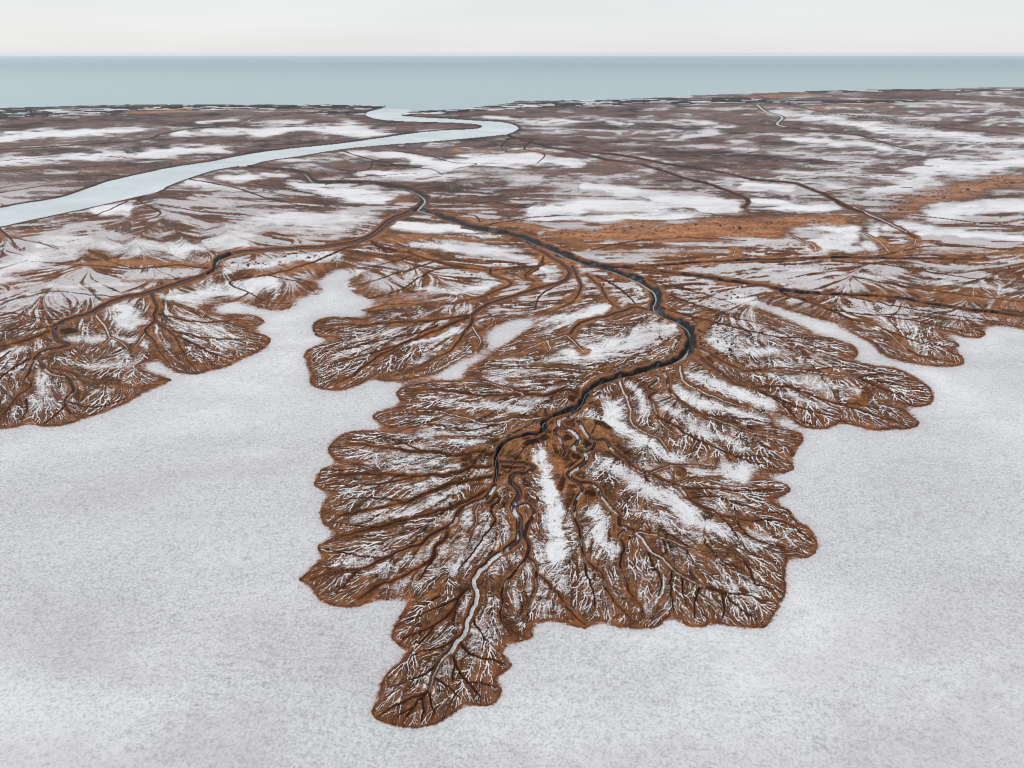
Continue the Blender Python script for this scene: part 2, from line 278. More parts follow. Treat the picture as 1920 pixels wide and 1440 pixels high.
 ch('b',4,2,(1280,293),(1400,292),(1500,300),(1620,305),(1760,313)), ch('b',4,2,(1480,338),(1560,333),(1640,330),(1720,332)), ch('b',4,2,(1540,362),(1620,352),(1710,352)),
 ch('b',8,6,(-200,290),(0,281),(133,273),(267,263),(300,253),(350,243),(433,235),(460,228),(483,222),(550,213),(570,210)),
 ch('b',4,2,(600,215),(560,213),(640,212)), ch('b',4,2,(0,302),(150,292),(300,300),(420,295)), ch('b',4,2,(0,320),(130,315),(250,308),(350,305)), ch('b',4,2,(0,362),(80,350),(180,340)),
 ch('b',6,3,(353,336),(400,344),(440,352),(480,365),(520,376),(560,385),(600,390)), ch('b',5,2,(480,345),(540,355),(590,365),(640,372)),
 ch('b',5,3,(300,357),(260,375),(300,400),(260,420)), ch('b',5,2,(300,385),(360,395),(400,400),(450,405)), ch('b',4,2,(240,378),(190,400),(130,415),(40,430)),
 ch('b',5,2,(0,430),(20,450),(40,470)), ch('b',4,2,(10,445),(70,455),(110,468)),
 ch('b',6,3,(640,283),(700,300),(760,312),(810,318),(830,328)), ch('b',5,3,(740,283),(800,292),(850,305),(895,308),(850,318)), ch('b',5,3,(640,320),(690,318),(700,300)), ch('b',4,3,(640,335),(700,330),(780,325)),
 ch('b',6,3,(810,395),(850,400),(890,405),(900,418)), ch('b',5,3,(800,385),(860,385),(930,378),(1000,372)), ch('b',5,3,(880,430),(960,415),(1000,408),(1060,405)), ch('b',4,2,(930,380),(980,390),(1000,385)),
 ch('b',5,3,(1000,262),(985,280),(1020,290),(1008,306)), ch('b',4,2,(960,258),(940,275),(950,285)),
 ch('b',5,3,(1110,470),(1180,455),(1300,449),(1400,452)),
 ch('s',4,3,(1475,438),(1500,450),(1525,460),(1530,472)), ch('s',4,2,(1375,480),(1378,470)), ch('s',4,3,(1625,440),(1650,455),(1668,475)), ch('s',4,3,(1718,448),(1710,462),(1680,475)),
 ch('b',6,4,(1560,485),(1640,482),(1700,470),(1760,462),(1900,470)), ch('b',5,3,(1560,490),(1680,500),(1800,520),(1920,530)), ch('b',5,3,(1600,520),(1700,540),(1850,560),(1960,575)),
 ch('s',3,2,(1830,420),(1880,418),(1930,411)), ch('b',5,3,(1547,366),(1620,395),(1720,405),(1850,420),(1960,428)),
]
# salt patches inside the mud: (points, radius in u, radius in v, strength)
SALT = [
 (((-100,265),(0,262),(80,253),(200,247)),60,10,.95),(((0,302),(120,298),(240,291)),40,9,.9),(((270,290),(330,284),(400,280)),45,10,1),(((330,250),(420,249),(500,247)),20,6,.8),(((480,250),(560,241),(660,245),(700,248)),30,9,.9),
 (((385,228),(440,226)),15,3.5,.8),(((480,231),(560,227)),20,4.5,.7),(((-50,330),(60,325),(170,322)),40,5,.5),(((-60,350),(100,342)),40,4,.45),(((60,370),(150,355)),20,3,.4),(((640,232),(665,240),(690,252)),16,9,.8),(((790,247),(825,245)),14,3,.8),
 (((1120,190),(1250,188),(1400,189)),30,2.2,.9),(((780,207),(860,203),(960,198),(1100,195)),24,2,.8),(((930,222),(990,225),(1060,229)),30,5,.8),(((1140,226),(1170,232)),15,5,.8),(((990,240),(1150,245),(1280,252)),40,3,.6),(((960,250),(1100,258),(1300,262)),40,3,.5),(((1120,292),(1200,297),(1260,305)),25,3,.7),(((1180,270),(1400,280),(1500,285)),50,4,.5),
 (((660,289),(730,288),(800,305),(850,308)),25,6,.95),(((700,325),(780,325),(860,312),(920,295),(1000,295)),35,8,.95),(((890,300),(1000,302),(1060,308)),30,10,.9),(((640,340),(760,335),(860,330)),40,6,.7),(((1020,295),(1080,305)),15,7,.8),
 (((860,318),(1000,335),(1090,345),(1080,365)),50,16,.62),(((990,400),(1050,395),(1120,390),(1220,388),(1370,385)),20,14,1),(((1000,412),(1120,412),(1280,405)),20,7,1),(((1110,350),(1170,362),(1260,372),(1340,375)),20,9,.95),
 (((1400,350),(1480,353)),18,6,1),(((1415,378),(1480,386),(1560,390)),18,7,1),(((640,295),(560,300)),20,4,.6),
 (((1690,350),(1760,322),(1900,300),(2150,280)),45,20,.97),(((1500,262),(1600,270),(1660,280)),30,6,.9),(((1480,213),(1600,230),(1700,248),(1850,262),(2100,275)),40,7,.85),(((1290,228),(1350,236)),25,6,.8),(((1250,258),(1330,250)),25,6,.7),(((1600,215),(1800,225)),40,2.5,.7),(((1730,195),(1850,200)),30,2,.7),
 (((1300,275),(1480,287),(1620,303)),40,5,.65),(((1480,325),(1600,328),(1720,335)),30,6,.8),(((1560,347),(1660,358)),25,6,.75),(((1700,360),(1640,365)),25,8,.8),(((1750,402),(1850,385),(2150,360)),35,15,.98),
 (((1520,425),(1580,437),(1600,455),(1540,462)),30,17,1),(((1640,430),(1640,455)),20,14,.9),(((1690,425),(1800,442),(1950,450)),35,11,.97),(((1240,462),(1340,460),(1480,450)),30,9,.68),(((1440,507),(1560,510),(1700,528),(1850,540),(1990,548)),24,5,.75),(((1750,505),(1850,515),(1930,535)),20,5,.6),
 (((1370,560),(1430,578),(1500,598),(1560,618),(1610,642)),24,9,.9),(((1380,520),(1480,530)),20,4,.6),
 (((-60,515),(60,495),(130,462)),60,22,.85),(((130,458),(220,468),(340,465),(450,450)),45,19,.82),(((440,435),(560,415),(650,405)),50,22,.8),(((180,393),(240,394)),18,9,1),(((370,346),(440,356)),26,8,.85),(((430,334),(530,332)),25,7,.9),(((380,375),(480,390)),30,8,.6),
 (((560,350),(640,362),(720,366)),25,9,.85),(((660,368),(720,373)),20,8,.95),(((500,300),(620,300)),20,5,.75),(((60,532),(150,536),(260,530)),30,6,.75),(((-40,546),(80,552)),30,5,.7),(((420,512),(520,492),(620,483)),20,9,.9),(((340,562),(420,545),(500,530)),25,13,.95),(((420,590),(480,540)),20,10,.7),
 (((540,620),(600,550),(640,515)),34,16,.9),(((195,570),(245,590),(250,610)),28,13,.95),(((60,410),(140,420),(120,440)),30,8,.6),(((560,345),(700,352),(740,362)),30,6,.7),(((640,440),(560,450)),24,6,.6),(((-50,590),(60,575)),30,5,.5),(((700,520),(760,530)),20,6,.6),(((1560,500),(1700,497),(1850,500)),40,4,.6),(((1650,525),(1850,535)),40,4,.55),(((1700,582),(1900,600)),40,4,.6),(((1250,475),(1400,470)),30,4,.5),(((150,640),(230,640),(290,655)),30,10,.75),(((150,690),(230,690)),30,7,.7),(((75,700),(85,735)),14,12,.8),(((-20,680),(40,652)),20,7,.85),(((185,735),(230,740)),25,4,.5),
 (((740,424),(800,428),(890,432)),22,9,.95),(((790,462),(880,468),(970,478)),26,10,.85),(((880,530),(945,524)),20,6,.75),(((1000,500),(1040,515),(1020,528)),15,8,.85),(((690,490),(740,500)),20,7,.6),(((800,548),(900,540),(940,535)),26,8,.85),
 (((960,625),(1030,600),(1100,585),(1140,577)),28,10,.85),(((740,648),(800,637),(880,612)),18,8,.85),(((700,625),(800,612)),30,4,.55),(((770,690),(830,668),(850,650)),20,7,.6),(((1090,655),(1170,640),(1240,625)),40,17,.98),(((1040,675),(1140,672)),40,10,.8),(((1190,530),(1205,550)),16,13,.9),(((1100,530),(1085,560)),12,10,.7),(((1140,545),(1150,560)),12,10,.6),
 (((1325,635),(1370,655),(1440,662)),30,9,.85),(((1280,560),(1340,572),(1380,585)),20,6,.7),(((1430,615),(1500,622)),20,4,.5),(((1300,700),(1340,718),(1400,745),(1440,762)),22,11,.95),(((1270,735),(1310,760),(1370,775),(1430,790)),22,8,.9),(((1140,765),(1135,785),(1180,812),(1240,852),(1330,880),(1390,888)),26,17,.97),
 (((1190,735),(1200,765)),14,11,.85),(((1250,765),(1320,805),(1390,840)),20,8,.8),(((1015,855),(1035,880),(1030,920),(1050,960),(1035,1010),(1045,1040)),19,15,1),(((1140,865),(1180,890),(1230,930),(1290,960),(1350,1000)),20,14,.95),(((1350,1000),(1420,1025)),25,12,.55),
 (((1110,955),(1135,1000),(1145,1045)),17,17,.9),(((1190,960),(1260,985),(1300,1000)),15,8,.6),(((880,965),(905,1000),(890,1035),(860,1065)),20,16,.72),(((950,960),(945,1020)),12,14,.65),(((860,915),(800,945),(750,965)),16,6,.85),(((830,875),(740,862),(690,872)),24,6,.6),(((760,903),(690,914)),20,5,.55),
 (((800,815),(850,822),(900,835)),26,9,.85),(((800,790),(850,800)),20,5,.5),(((850,760),(920,765),(990,768)),25,8,.65),(((890,715),(1000,705),(1050,700)),24,6,.65),(((850,750),(800,748)),20,4,.5),(((1500,715),(1600,735)),30,5,.65),(((1480,740),(1540,765)),14,6,.7),(((1430,700),(1500,712)),16,5,.6),
 (((1560,620),(1620,650)),14,8,.7),(((1600,575),(1700,590)),25,4,.6),(((1000,1060),(1020,1100)),8,12,.5),(((960,1090),(970,1130)),10,12,.55),(((1180,900),(1220,915)),14,8,.8),(((740,1110),(850,1060)),24,7,.5),
 (((1040,1060),(1060,1110)),14,14,.65),(((600,440),(640,430)),15,6,.4),(((1050,790),(1060,800)),3,3,.1),
]
# warm dry sand: embankment and levees ; (points, ru, rv, strength)
SAND = [(((1030,440),(1160,436),(1300,430),(1450,420),(1570,414)),20,11,1),(((1170,446),(1300,444),(1450,434)),25,9,1),(((1680,392),(1760,368),(1850,347),(2000,325)),22,10,.8),(((640,345),(720,355),(760,375)),12,5,.4),
 (((800,480),(700,470)),20,6,.4),(((860,282),(910,285)),14,4,.8),(((1000,283),(960,287)),14,4,.6),(((0,445),(60,440)),30,8,.3),(((160,500),(300,495),(390,498)),24,6,.75),(((250,530),(350,525)),20,4,.6),(((1560,480),(1750,475),(1950,480)),60,9,.45),(((1650,550),(1800,562),(2000,585)),60,10,.55),
 (((1120,440),(1050,450),(1100,470),(1200,475),(1350,475)),20,7,.4),(((1480,205),(1600,197),(1700,195)),40,2.5,.5),(((60,222),(200,214),(420,207),(600,205)),25,1.8,.9),(((780,216),(900,208),(1050,203)),20,1.5,.8),(((1400,182),(1500,178)),20,2,.7),
 (((830,405),(900,415),(1000,430)),20,6,.7),(((700,460),(800,445),(900,452)),30,4,.6),(((960,440),(930,455)),20,4,.5),(((1320,600),(1310,640),(1330,670)),12,14,.7),(((560,500),(500,515)),30,6,.6),(((1050,800),(1060,840),(1080,880),(1090,920)),26,20,.95),(((1090,800),(1130,825),(1170,860)),24,9,.8),(((1000,800),(960,835)),24,12,.7),(((955,900),(975,860)),20,20,.6),(((900,850),(870,865)),25,10,.6)]
print('survey ready', NU, NV)

# ------------------------------------------------------------------ rasterise
mpts = catmull([(a, b) for a, b in MARGIN], 3.0)
mpts = wiggle(wiggle(mpts, 3.0, 15, 3, 0.45), 1.6, 5, 43, 0.6)
flatpoly = np.vstack([mpts, [(3000, 700), (3000, 3000), (-3000, 3000), (-3000, 850)]])
FLAT = polymask(flatpoly)
riv = wiggle(catmull(RIVER, 4.0), 1.6, 18, 5, 0.3)
RIV = polymask(riv)
sh = wiggle(catmull(SHORE, 4.0), 3.0, 14, 9, 0.25)
LAND = polymask(np.vstack([sh, [(3000, 3000), (-3000, 3000)]]))
wx = (fbm(UU, BB, 60, 4, 11)-0.5); wy = (fbm(UU, BB, 60, 4, 12)-0.5)
def soft(strokes, seed=0, warp=1.0):
    m = np.zeros((NV, NU), np.float32)
    for P, ru, rv, st in strokes:
        P = np.array(P, float)
        i0 = int(max(0, (P[:, 0].min()-ru*2.4-30-U0)/ST)); i1 = int(min(NU, (P[:, 0].max()+ru*2.4+30-U0)/ST))
        j0 = int(max(0, (P[:, 1].min()-rv*2.4-20-V0)/ST)); j1 = int(min(NV, (P[:, 1].max()+rv*2.4+20-V0)/ST))
        if i1 <= i0 or j1 <= j0: continue
        x = (UU[j0:j1, i0:i1] + warp*wx[j0:j1, i0:i1]*ru*2.4)/ru; y = (VV[j0:j1, i0:i1] + warp*wy[j0:j1, i0:i1]*rv*2.4)/rv
        d = np.full(x.shape, 9.0, np.float32)
        for a, b in zip(P[:-1], P[1:]):
            ax, ay = a[0]/ru, a[1]/rv; bx, by = b[0]/ru, b[1]/rv
            dx, dy = bx-ax, by-ay; L = dx*dx+dy*dy+1e-9
            t = np.clip(((x-ax)*dx+(y-ay)*dy)/L, 0, 1)
            d = np.minimum(d, np.hypot(x-ax-t*dx, y-ay-t*dy))
        v = st*(1-sstep(0.15, 1.85, d))
        m[j0:j1, i0:i1] = np.maximum(m[j0:j1, i0:i1], v)
    return m
SALTM = soft(SALT); SANDM = soft(SAND)
# channels: normalised distance per kind
QF = {k: np.full((NV, NU), 9.0, np.float32) for k in 'wmsb'}
QD = np.full((NV, NU), 999.0, np.float32)     # ground distance (in units of a column) to any gully, minus its half width
chans = []
for ci, (kind, P) in enumerate(CH):
    Pc = catmull(P, 3.5)
    far = np.mean(kof(Pc[:, 1])) 
    ampl = (2.6 if kind in 'mbs' else 1.2)
    t = np.minimum(np.arange(len(Pc)), np.arange(len(Pc))[::-1])/6.0
    wgl = wiggle(Pc[:, :2], ampl*1.5, 22 if kind != 'b' else 16, ci*2+1, min(0.8, 1.6/far))
    f = np.clip(t, 0, 1)[:, None]
    Pc[:, :2] = Pc[:, :2]*(1-f) + wgl*f
    Pc[:, 2] *= np.clip(1.0-0.06*(far-2.5), 0.75, 1.0)*(0.8 if kind == 'w' else 0.78)
    chans.append((kind, Pc))
def segfield(Pc, Q, scale_w, D=None, reach=26.0, wmul=1.0):
    for a, b in zip(Pc[:-1], Pc[1:]):
        wd = max(a[2], b[2])*0.5*wmul
        k = kof((a[1]+b[1])/2)
        R = wd*5.0 + reach
        i0 = int(max(0, (min(a[0], b[0])-R-U0)/ST)); i1 = int(min(NU, (max(a[0], b[0])+R-U0)/ST)+1)
        rv = R/k*1.0 + 2
        j0 = int(max(0, (min(a[1], b[1])-rv-V0)/ST)); j1 = int(min(NV, (max(a[1], b[1])+rv-V0)/ST)+1)
        if i1 <= i0 or j1 <= j0: continue
        # anisotropy softened so that creeks keep their drawn width when seen lying across
        ka = k**0.62
        x = UU[j0:j1, i0:i1]; y = VV[j0:j1, i0:i1]*ka
        ay, by = a[1]*ka, b[1]*ka
        dx, dy = b[0]-a[0], by-ay; L = dx*dx+dy*dy+1e-9
        t = np.clip(((x-a[0])*dx+(y-ay)*dy)/L, 0, 1)
        d = np.hypot(x-a[0]-t*dx, y-ay-t*dy)
        wloc = (a[2]+(b[2]-a[2])*t)*0.5*wmul
        q = d/wloc
        Q[j0:j1, i0:i1] = np.minimum(Q[j0:j1, i0:i1], q)
        if D is not None: D[j0:j1, i0:i1] = np.minimum(D[j0:j1, i0:i1], d-wloc)
for kind, Pc in chans:
    segfield(Pc, QF[kind], 1.0, QD if kind in 'wms' or Pc[:, 2].max() > 5 else None)
print('channels drawn')
# ------------------------------------------------------------------ drainage twigs grown over the mud
def samp(A, u, v):
    i = np.clip(np.round((np.asarray(u)-U0)/ST).astype(int), 0, NU-1); j = np.clip(np.round((np.asarray(v)-V0)/ST).astype(int), 0, NV-1)
    return A[j, i]
FB = blur(FLAT, 3.5, 2.0, 1); INN = blur(FLAT, 38, 17, 2)
vtab = np.linspace(V0, V1, 4000); btab = -bof(vtab)
rows = []; b = -bof(236.0)
bend = -bof(1400.0)
while b < bend:
    v = np.interp(b, btab, vtab); k = kof(v)
    s = max(5.5, 2.1*k)
    n = int(2300/s)
    u = -190 + (np.arange(n)+rng.random(n)*0.95)*s
    bb = b + (rng.random(n)-0.5)*0.95*s
    rows.append(np.column_stack([u, bb, np.full(n, s)])); b += s
G = np.vstack(rows)
gv = np.interp(G[:, 1], btab, vtab)
ok = (samp(FB, G[:, 0], gv) < 0.04) & (samp(RIV, G[:, 0], gv) < 0.5) & (samp(SALTM, G[:, 0], gv) < 0.93)
G = G[ok]; gv = gv[ok]
src = []; roots = []
for kind, Pc in chans:
    p = Pc[:, :2]; bb = -bof(p[:, 1]); q = np.column_stack([p[:, 0], bb])
    L = np.concatenate([[0], np.cumsum(np.hypot(*np.diff(q, axis=0).T))])
    base = 0.0
    if src:
        allp = np.vstack([s_[:, :3] for s_ in src])
        dd = np.hypot(allp[:, 0]-q[0, 0], allp[:, 1]-q[0, 1]); m = dd.argmin()
        if dd[m] < 120: base = allp[m, 2]
    src.append(np.column_stack([q, base+0.8*L, Pc[:, 2]]))
S = np.vstack(src)
n0 = len(S); PT = np.vstack([S[:, :2], G[:, :2]]); NN = len(PT)
spc = np.concatenate([np.full(n0, 6.0), G[:, 2]])
PV = np.interp(PT[:, 1], btab, vtab)
kd = kdtree.KDTree(NN)
for i in range(NN): kd.insert((PT[i, 0], PT[i, 1], 0), i)
kd.balance()
nbr = [None]*NN; EI = []; EJ = []
for i in range(n0, NN):
    for co, j, d in kd.find_n((PT[i, 0], PT[i, 1], 0), 11):
        if j != i and d < 3.2*spc[i]: EI.append(i); EJ.append(j)
EI = np.array(EI); EJ = np.array(EJ)
mu = (PT[EI, 0]+PT[EJ, 0])/2; mv = (PV[EI]+PV[EJ])/2
ok = samp(FB, mu, mv) < 0.25
EI, EJ = EI[ok], EJ[ok]; mv_ = mv[ok]
EL = np.hypot(PT[EI, 0]-PT[EJ, 0], PT[EI, 1]-PT[EJ, 1])
cost0 = EL**1.25*(0.45+1.1*fbm((PT[EI, 0]+PT[EJ, 0])/2, (PT[EI, 1]+PT[EJ, 1])/2, 14, 2, 77))*(0.75+0.5*rng.random(len(EI)))*1.0
# the cost of a gully source is in plain length; match the mean exponent
cost0 *= (np.median(EL)/np.median(EL**1.25))
acc = np.zeros(NN)
BV = -bof(VS)
def flowfield(pts, dirs, wts, ru, rv):
    """smoothed orientation (cos 2a, sin 2a) of the drainage, a measured on the ground"""
    i = np.clip(np.round((pts[:, 0]-U0)/ST).astype(int), 0, NU-1); j = np.clip(np.round((np.interp(pts[:, 1], btab, vtab)-V0)/ST).astype(int), 0, NV-1)
    an = np.arctan2(dirs[:, 1], dirs[:, 0])
    c_ = np.zeros((NV, NU), np.float32); s_ = np.zeros((NV, NU), np.float32)
    np.add.at(c_, (j, i), (wts*np.cos(2*an)).astype(np.float32)); np.add.at(s_, (j, i), (wts*np.sin(2*an)).astype(np.float32))
    c_ = blur(c_, ru, rv, 2); s_ = blur(s_, ru, rv, 2)
    c_ += 1e-4*(1+20*(VV < 450)); m_ = np.hypot(c_, s_)+1e-12
    return c_/m_, s_/m_
chp = []; chd = []; chw = []
for kind, Pc in chans:
    q = np.column_stack([Pc[:, 0], -bof(Pc[:, 1])]); d_ = np.gradient(q, axis=0)
    chp.append(q); chd.append(d_); chw.append(np.full(len(q), 3.0))
chp = np.vstack(chp); chd = np.vstack(chd); chw = np.concatenate(chw)
for it in range(4):
    cost = cost0/(1+0.35*np.log1p(np.maximum(acc[EI], acc[EJ]))) if it else cost0
    if it:
        k1 = np.where((par >= 0) & (np.arange(NN) >= n0))[0]; dr = PT[par[k1]]-PT[k1]
        fc, fs_ = flowfield(np.vstack([PT[k1], chp]), np.vstack([dr, chd]), np.concatenate([np.minimum(acc[k1], 12)**0.8, chw]), 16, 8)
        ea = np.arctan2(PT[EJ, 1]-PT[EI, 1], PT[EJ, 0]-PT[EI, 0])
        al = np.cos(2*ea)*samp(fc, (PT[EI, 0]+PT[EJ, 0])/2, mv_) + np.sin(2*ea)*samp(fs_, (PT[EI, 0]+PT[EJ, 0])/2, mv_)
        cost = cost*(1+1.5*(1-al))
    order = np.argsort(EJ, kind='stable'); ej = EJ[order]; ei = EI[order]; cc = cost[order]
    ptr = np.searchsorted(ej, np.arange(NN+1)).tolist()
    ei = ei.tolist(); cc = cc.tolist()
    dist = [1e18]*NN; par = [-1]*NN; done = bytearray(NN); heap = []; seq = []
    for i in range(n0):
        dist[i] = S[i, 2]; heap.append((dist[i], i))
    heapq.heapify(heap)
    while heap:
        d, i = heapq.heappop(heap)
        if done[i]: continue
        done[i] = 1; seq.append(i)
        for e in range(ptr[i], ptr[i+1]):
            j = ei[e]; nd = d+cc[e]
            if nd < dist[j]: dist[j] = nd; par[j] = i; heapq.heappush(heap, (nd, j))
    a = [1.0]*NN
    for i in reversed(seq):
        if i >= n0 and par[i] >= 0: a[par[i]] += a[i]
    acc = np.array(a); acc[:n0] = 60; par = np.array(par)
par = np.array(par); dist = np.array(dist)
print('twigs', NN)
# smooth the tree
nd = np.where((par >= 0) & (np.arange(NN) >= n0))[0]; Q_ = PT.copy()
for _ in range(2):
    cs = np.zeros((NN, 2)); cw = np.zeros(NN)
    np.add.at(cs, par[nd], Q_[nd]*acc[nd][:, None]); np.add.at(cw, par[nd], acc[nd])
    hc = nd[cw[nd] > 0]
    Q2 = Q_.copy(); Q2[hc] = 0.5*Q_[hc] + 0.25*Q_[par[hc]] + 0.25*cs[hc]/cw[hc][:, None]; Q_ = Q2
TW = np.zeros((NV, NU), np.float32); TD = np.zeros((NV, NU), np.float32)
def stamp(arr, u, v, ru, rv, val):
    if len(u) == 0: return
    fu = (u-U0)/ST; fv = (v-V0)/ST; iu = np.floor(fu).astype(int); iv = np.floor(fv).astype(int)
    R = int(np.ceil(max(ru.max(), rv.max())/ST))+1
    for dj in range(-R, R+1):
        for di in range(-R, R+1):
            x = (iu+di-fu)*ST/ru; y = (iv+dj-fv)*ST/rv
            d = x*x+y*y; m = (d < 1) & (iu+di >= 0) & (iu+di < NU) & (iv+dj >= 0) & (iv+dj < NV)
            if not m.any(): continue
            val_ = val[m]*np.minimum(1, 1.6*(1-d[m]))
            np.maximum.at(arr, (iv[m]+dj, iu[m]+di), val_.astype(np.float32))
# each node: curve from the middle of its edge to its biggest... every node i (child) : mid(i,par) via par to mid(par, par.par)
T = np.linspace(0, 1, 9)[:-1]
pi = par[nd]; pp = np.where((pi >= n0) & (par[pi] >= 0), par[pi], pi)
A0 = (Q_[nd]+Q_[pi])/2; A1 = Q_[pi]; A2 = (Q_[pi]+Q_[pp])/2
isleaf = np.ones(NN, bool); isleaf[pi] = False
drop = isleaf & (acc[np.maximum(par, 0)] > 3) & (rng.random(NN) < 0.42)
lf = nd[isleaf[nd] & ~drop[nd]]; ac_draw = acc.copy(); ac_draw[drop] = 1e6
segs = [(A0[:, None]*((1-T)**2)[None, :, None] + A1[:, None]*(2*T*(1-T))[None, :, None] + A2[:, None]*(T**2)[None, :, None], ac_draw[nd]),
        (Q_[lf][:, None]*(1-T)[None, :, None] + ((Q_[lf]+Q_[par[lf]])/2)[:, None]*T[None, :, None], acc[lf])]
for pts, ac in segs:
    n_, m_ = pts.shape[:2]
    x = pts[..., 0].ravel(); bb = pts[..., 1].ravel(); ac = np.repeat(ac, m_)
    dx = 6.5*(fbm(x, bb, 15, 2, 21)-0.5); dy = 6.5*(fbm(x, bb, 15, 2, 22)-0.5)
    x = x+dx; v = np.interp(bb+dy, btab, vtab); k = kof(v)
    la = np.log2(ac+1)
    ig = sstep(0.01, 0.12, samp(INN, x, v)); patch = fbm(x, bb, 45, 3, 31) + 0.16*ig
    wv = np.clip(1.6-0.12*la, 0, 1)*np.clip(0.62+0.16*la+0.1*ig, 0, 1)*sstep(0.27, 0.42, patch + 0.16*vnoise(x/9, bb/9, 5))
    wv = np.clip(wv*(0.22+1.2*(fbm(x, bb, 16, 3, 90))), 0, 1)*(0.96-0.10*ig)
    nearf = sstep(3.9, 2.2, k)
    ru = 0.66+0.12*np.minimum(la, 7)+0.40*sstep(.55,.78,patch)-0.10*ig; rv = np.maximum(0.72, ru*1.1/np.sqrt(k))
    s_ = wv > 0.08
    stamp(TW, x[s_], v[s_], ru[s_], rv[s_], (wv*nearf)[s_])
    ac = np.where(ac > 1e5, 1, ac); la = np.log2(ac+1)
    s_ = (ac > 60) & (k < 3.2)
    dvv = np.clip((la-5.8)/2.0, 0, 0.85)*sstep(3.2, 2.2, k)*(1-0.8*samp(SALTM, x, v))
    ru = 1.0+0.25*np.clip(la-3, 0, 5); rv = np.maximum(1.0, ru/np.sqrt(k))
    stamp(TD, x[s_], v[s_], ru[s_], rv[s_], dvv[s_])
print('twigs drawn', float(TW.mean()))
# ------------------------------------------------------------------ streaks left by the run-off (noise combed along the flow)
k1 = np.where((par >= 0) & (np.arange(NN) >= n0))[0]; dr = PT[par[k1]]-PT[k1]
fc, fs_ = flowfield(np.vstack([PT[k1], chp]), np.vstack([dr, chd]), np.concatenate([np.minimum(acc[k1], 15)**0.8, chw]), 12, 6)
hz = (0.55+0.45*sstep(700, 1300, UU))*(0.85*sstep(2.5, 4.4, KV))[:, None].astype(np.float32); fc = fc*(1-hz)+hz; fs_ = fs_*(1-hz)
ang = 0.5*np.arctan2(fs_, fc); kk = KV[:, None].astype(np.float32)
DX = np.cos(ang).astype(np.float32); DY = (np.sin(ang)/kk).astype(np.float32); nn_ = np.hypot(DX, DY); DX /= nn_; DY /= nn_
def comb(noise_, steps, h):
    tot = noise_.copy(); 
    jj0, ii0 = np.mgrid[0:NV, 0:NU]
    for sg in (1, -1):
        x = ii0.astype(np.float32); y = jj0.astype(np.float32); px_ = DX*sg; py_ = DY*sg
        ii, jj = ii0, jj0
        for s__ in range(steps):
            x += px_*h; y += py_*h
            ii = np.clip(x+0.5, 0, NU-1).astype(np.int32); jj = np.clip(y+0.5, 0, NV-1).astype(np.int32)
            tot += noise_[jj, ii]
            dx_ = DX[jj, ii]; dy_ = DY[jj, ii]; f_ = np.where(dx_*px_+dy_*py_ < 0, -1, 1).astype(np.float32)
            px_ = dx_*f_; py_ = dy_*f_
    return tot/(2*steps+1)
def norm01(a): return np.clip(0.5+(a-a.mean())/(a.std()*4.5), 0, 1)
LIC1 = norm01(comb(blur(rng.random((NV, NU)).astype(np.float32), 1, 1, 1), 9, 1.6))
LIC2 = norm01(comb(fbm(UU, VV*1.6, 5.0, 2, 101).astype(np.float32), 13, 3.0))
LIC3 = norm01(comb(fbm(UU, VV*2.2, 14.0, 2, 111).astype(np.float32), 13, 6.0))
print('combed')
# ------------------------------------------------------------------ combine into masks
def mixc(a, b, t): return a + (b-a)*t[..., None]
def col(r, g, b):   # sRGB 0-255 of a surface under this sky -> linear
    c = np.array([r, g, b], np.float32)/255.0
    return np.where(c < 0.04045, c/12.92, ((c+0.055)/1.055)**2.4).astype(np.float32)
SOFTZ = soft([(((1390,565),(1450,588),(1520,612),(1570,625)),22,12,1),(((600,520),(660,540),(640,560)),30,20,1),(((690,570),(800,553),(870,545)),30,12,1),(((860,690),(900,655),(960,610),(1040,590)),34,14,1),(((400,575),(480,575),(600,550)),40,14,.9),(((1430,795),(1470,790)),14,10,1),(((1370,885),(1440,892)),20,8,1),(((730,1120),(790,1130)),30,10,1),(((790,808),(720,810)),20,5,.9),(((640,871),(720,870)),20,5,.9),(((250,690),(330,700)),20,10,.8),(((400,590),(500,610)),20,5,.6),(((640,925),(620,930)),14,5,.7),(((1130,1165),(1280,1160)),30,10,.7),(((1320,1180),(1400,1180)),30,8,.5),(((960,1210),(1000,1180)),20,14,.6)], warp=.3)
FS = np.clip(blur(FLAT, 13, 6, 2) + 0.55*(0.5*LIC1+0.5*LIC2-0.5), 0, 1)
HARD = FLAT
FLAT = FLAT*(1-SOFTZ) + sstep(0.2, 0.8, FS)*SOFTZ
MUD = (1-FLAT)
n1 = fbm(UU, BB, 70, 4, 1); n2 = fbm(UU, BB, 18, 4, 2); n3 = fbm(UU, BB, 5, 3, 3); n4 = fbm(UU, BB, 260, 3, 4)
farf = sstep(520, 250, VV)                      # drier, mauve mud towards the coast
inner = blur(FLAT, 38, 17, 2)                   # closeness to the salt flat, from inside
rim = MUD*sstep(0.10, 0.42, blur(FLAT, 5, 3.0, 2))*(1-SOFTZ)*(0.55+0.45*sstep(.4,.6,fbm(UU, BB, 40, 2, 66)))
halo = FLAT*blur(MUD, 15, 8, 2)
rust = mixc(mixc(np.broadcast_to(col(108, 62, 32), UU.shape+(3,)), col(164, 104, 58), sstep(0.3, 0.75, 0.5*n2+0.5*LIC2)), col(62, 33, 19), 0.6*sstep(0.58, 0.78, 0.55*LIC1+0.45*LIC3))
mauve = mixc(np.broadcast_to(col(122, 94, 86), UU.shape+(3,)), col(60, 46, 48), sstep(0.35, 0.75, 0.5*LIC2+0.5*LIC3))
mauve = mixc(mauve, col(124, 82, 60), 0.45*sstep(0.5, 0.7, n1))
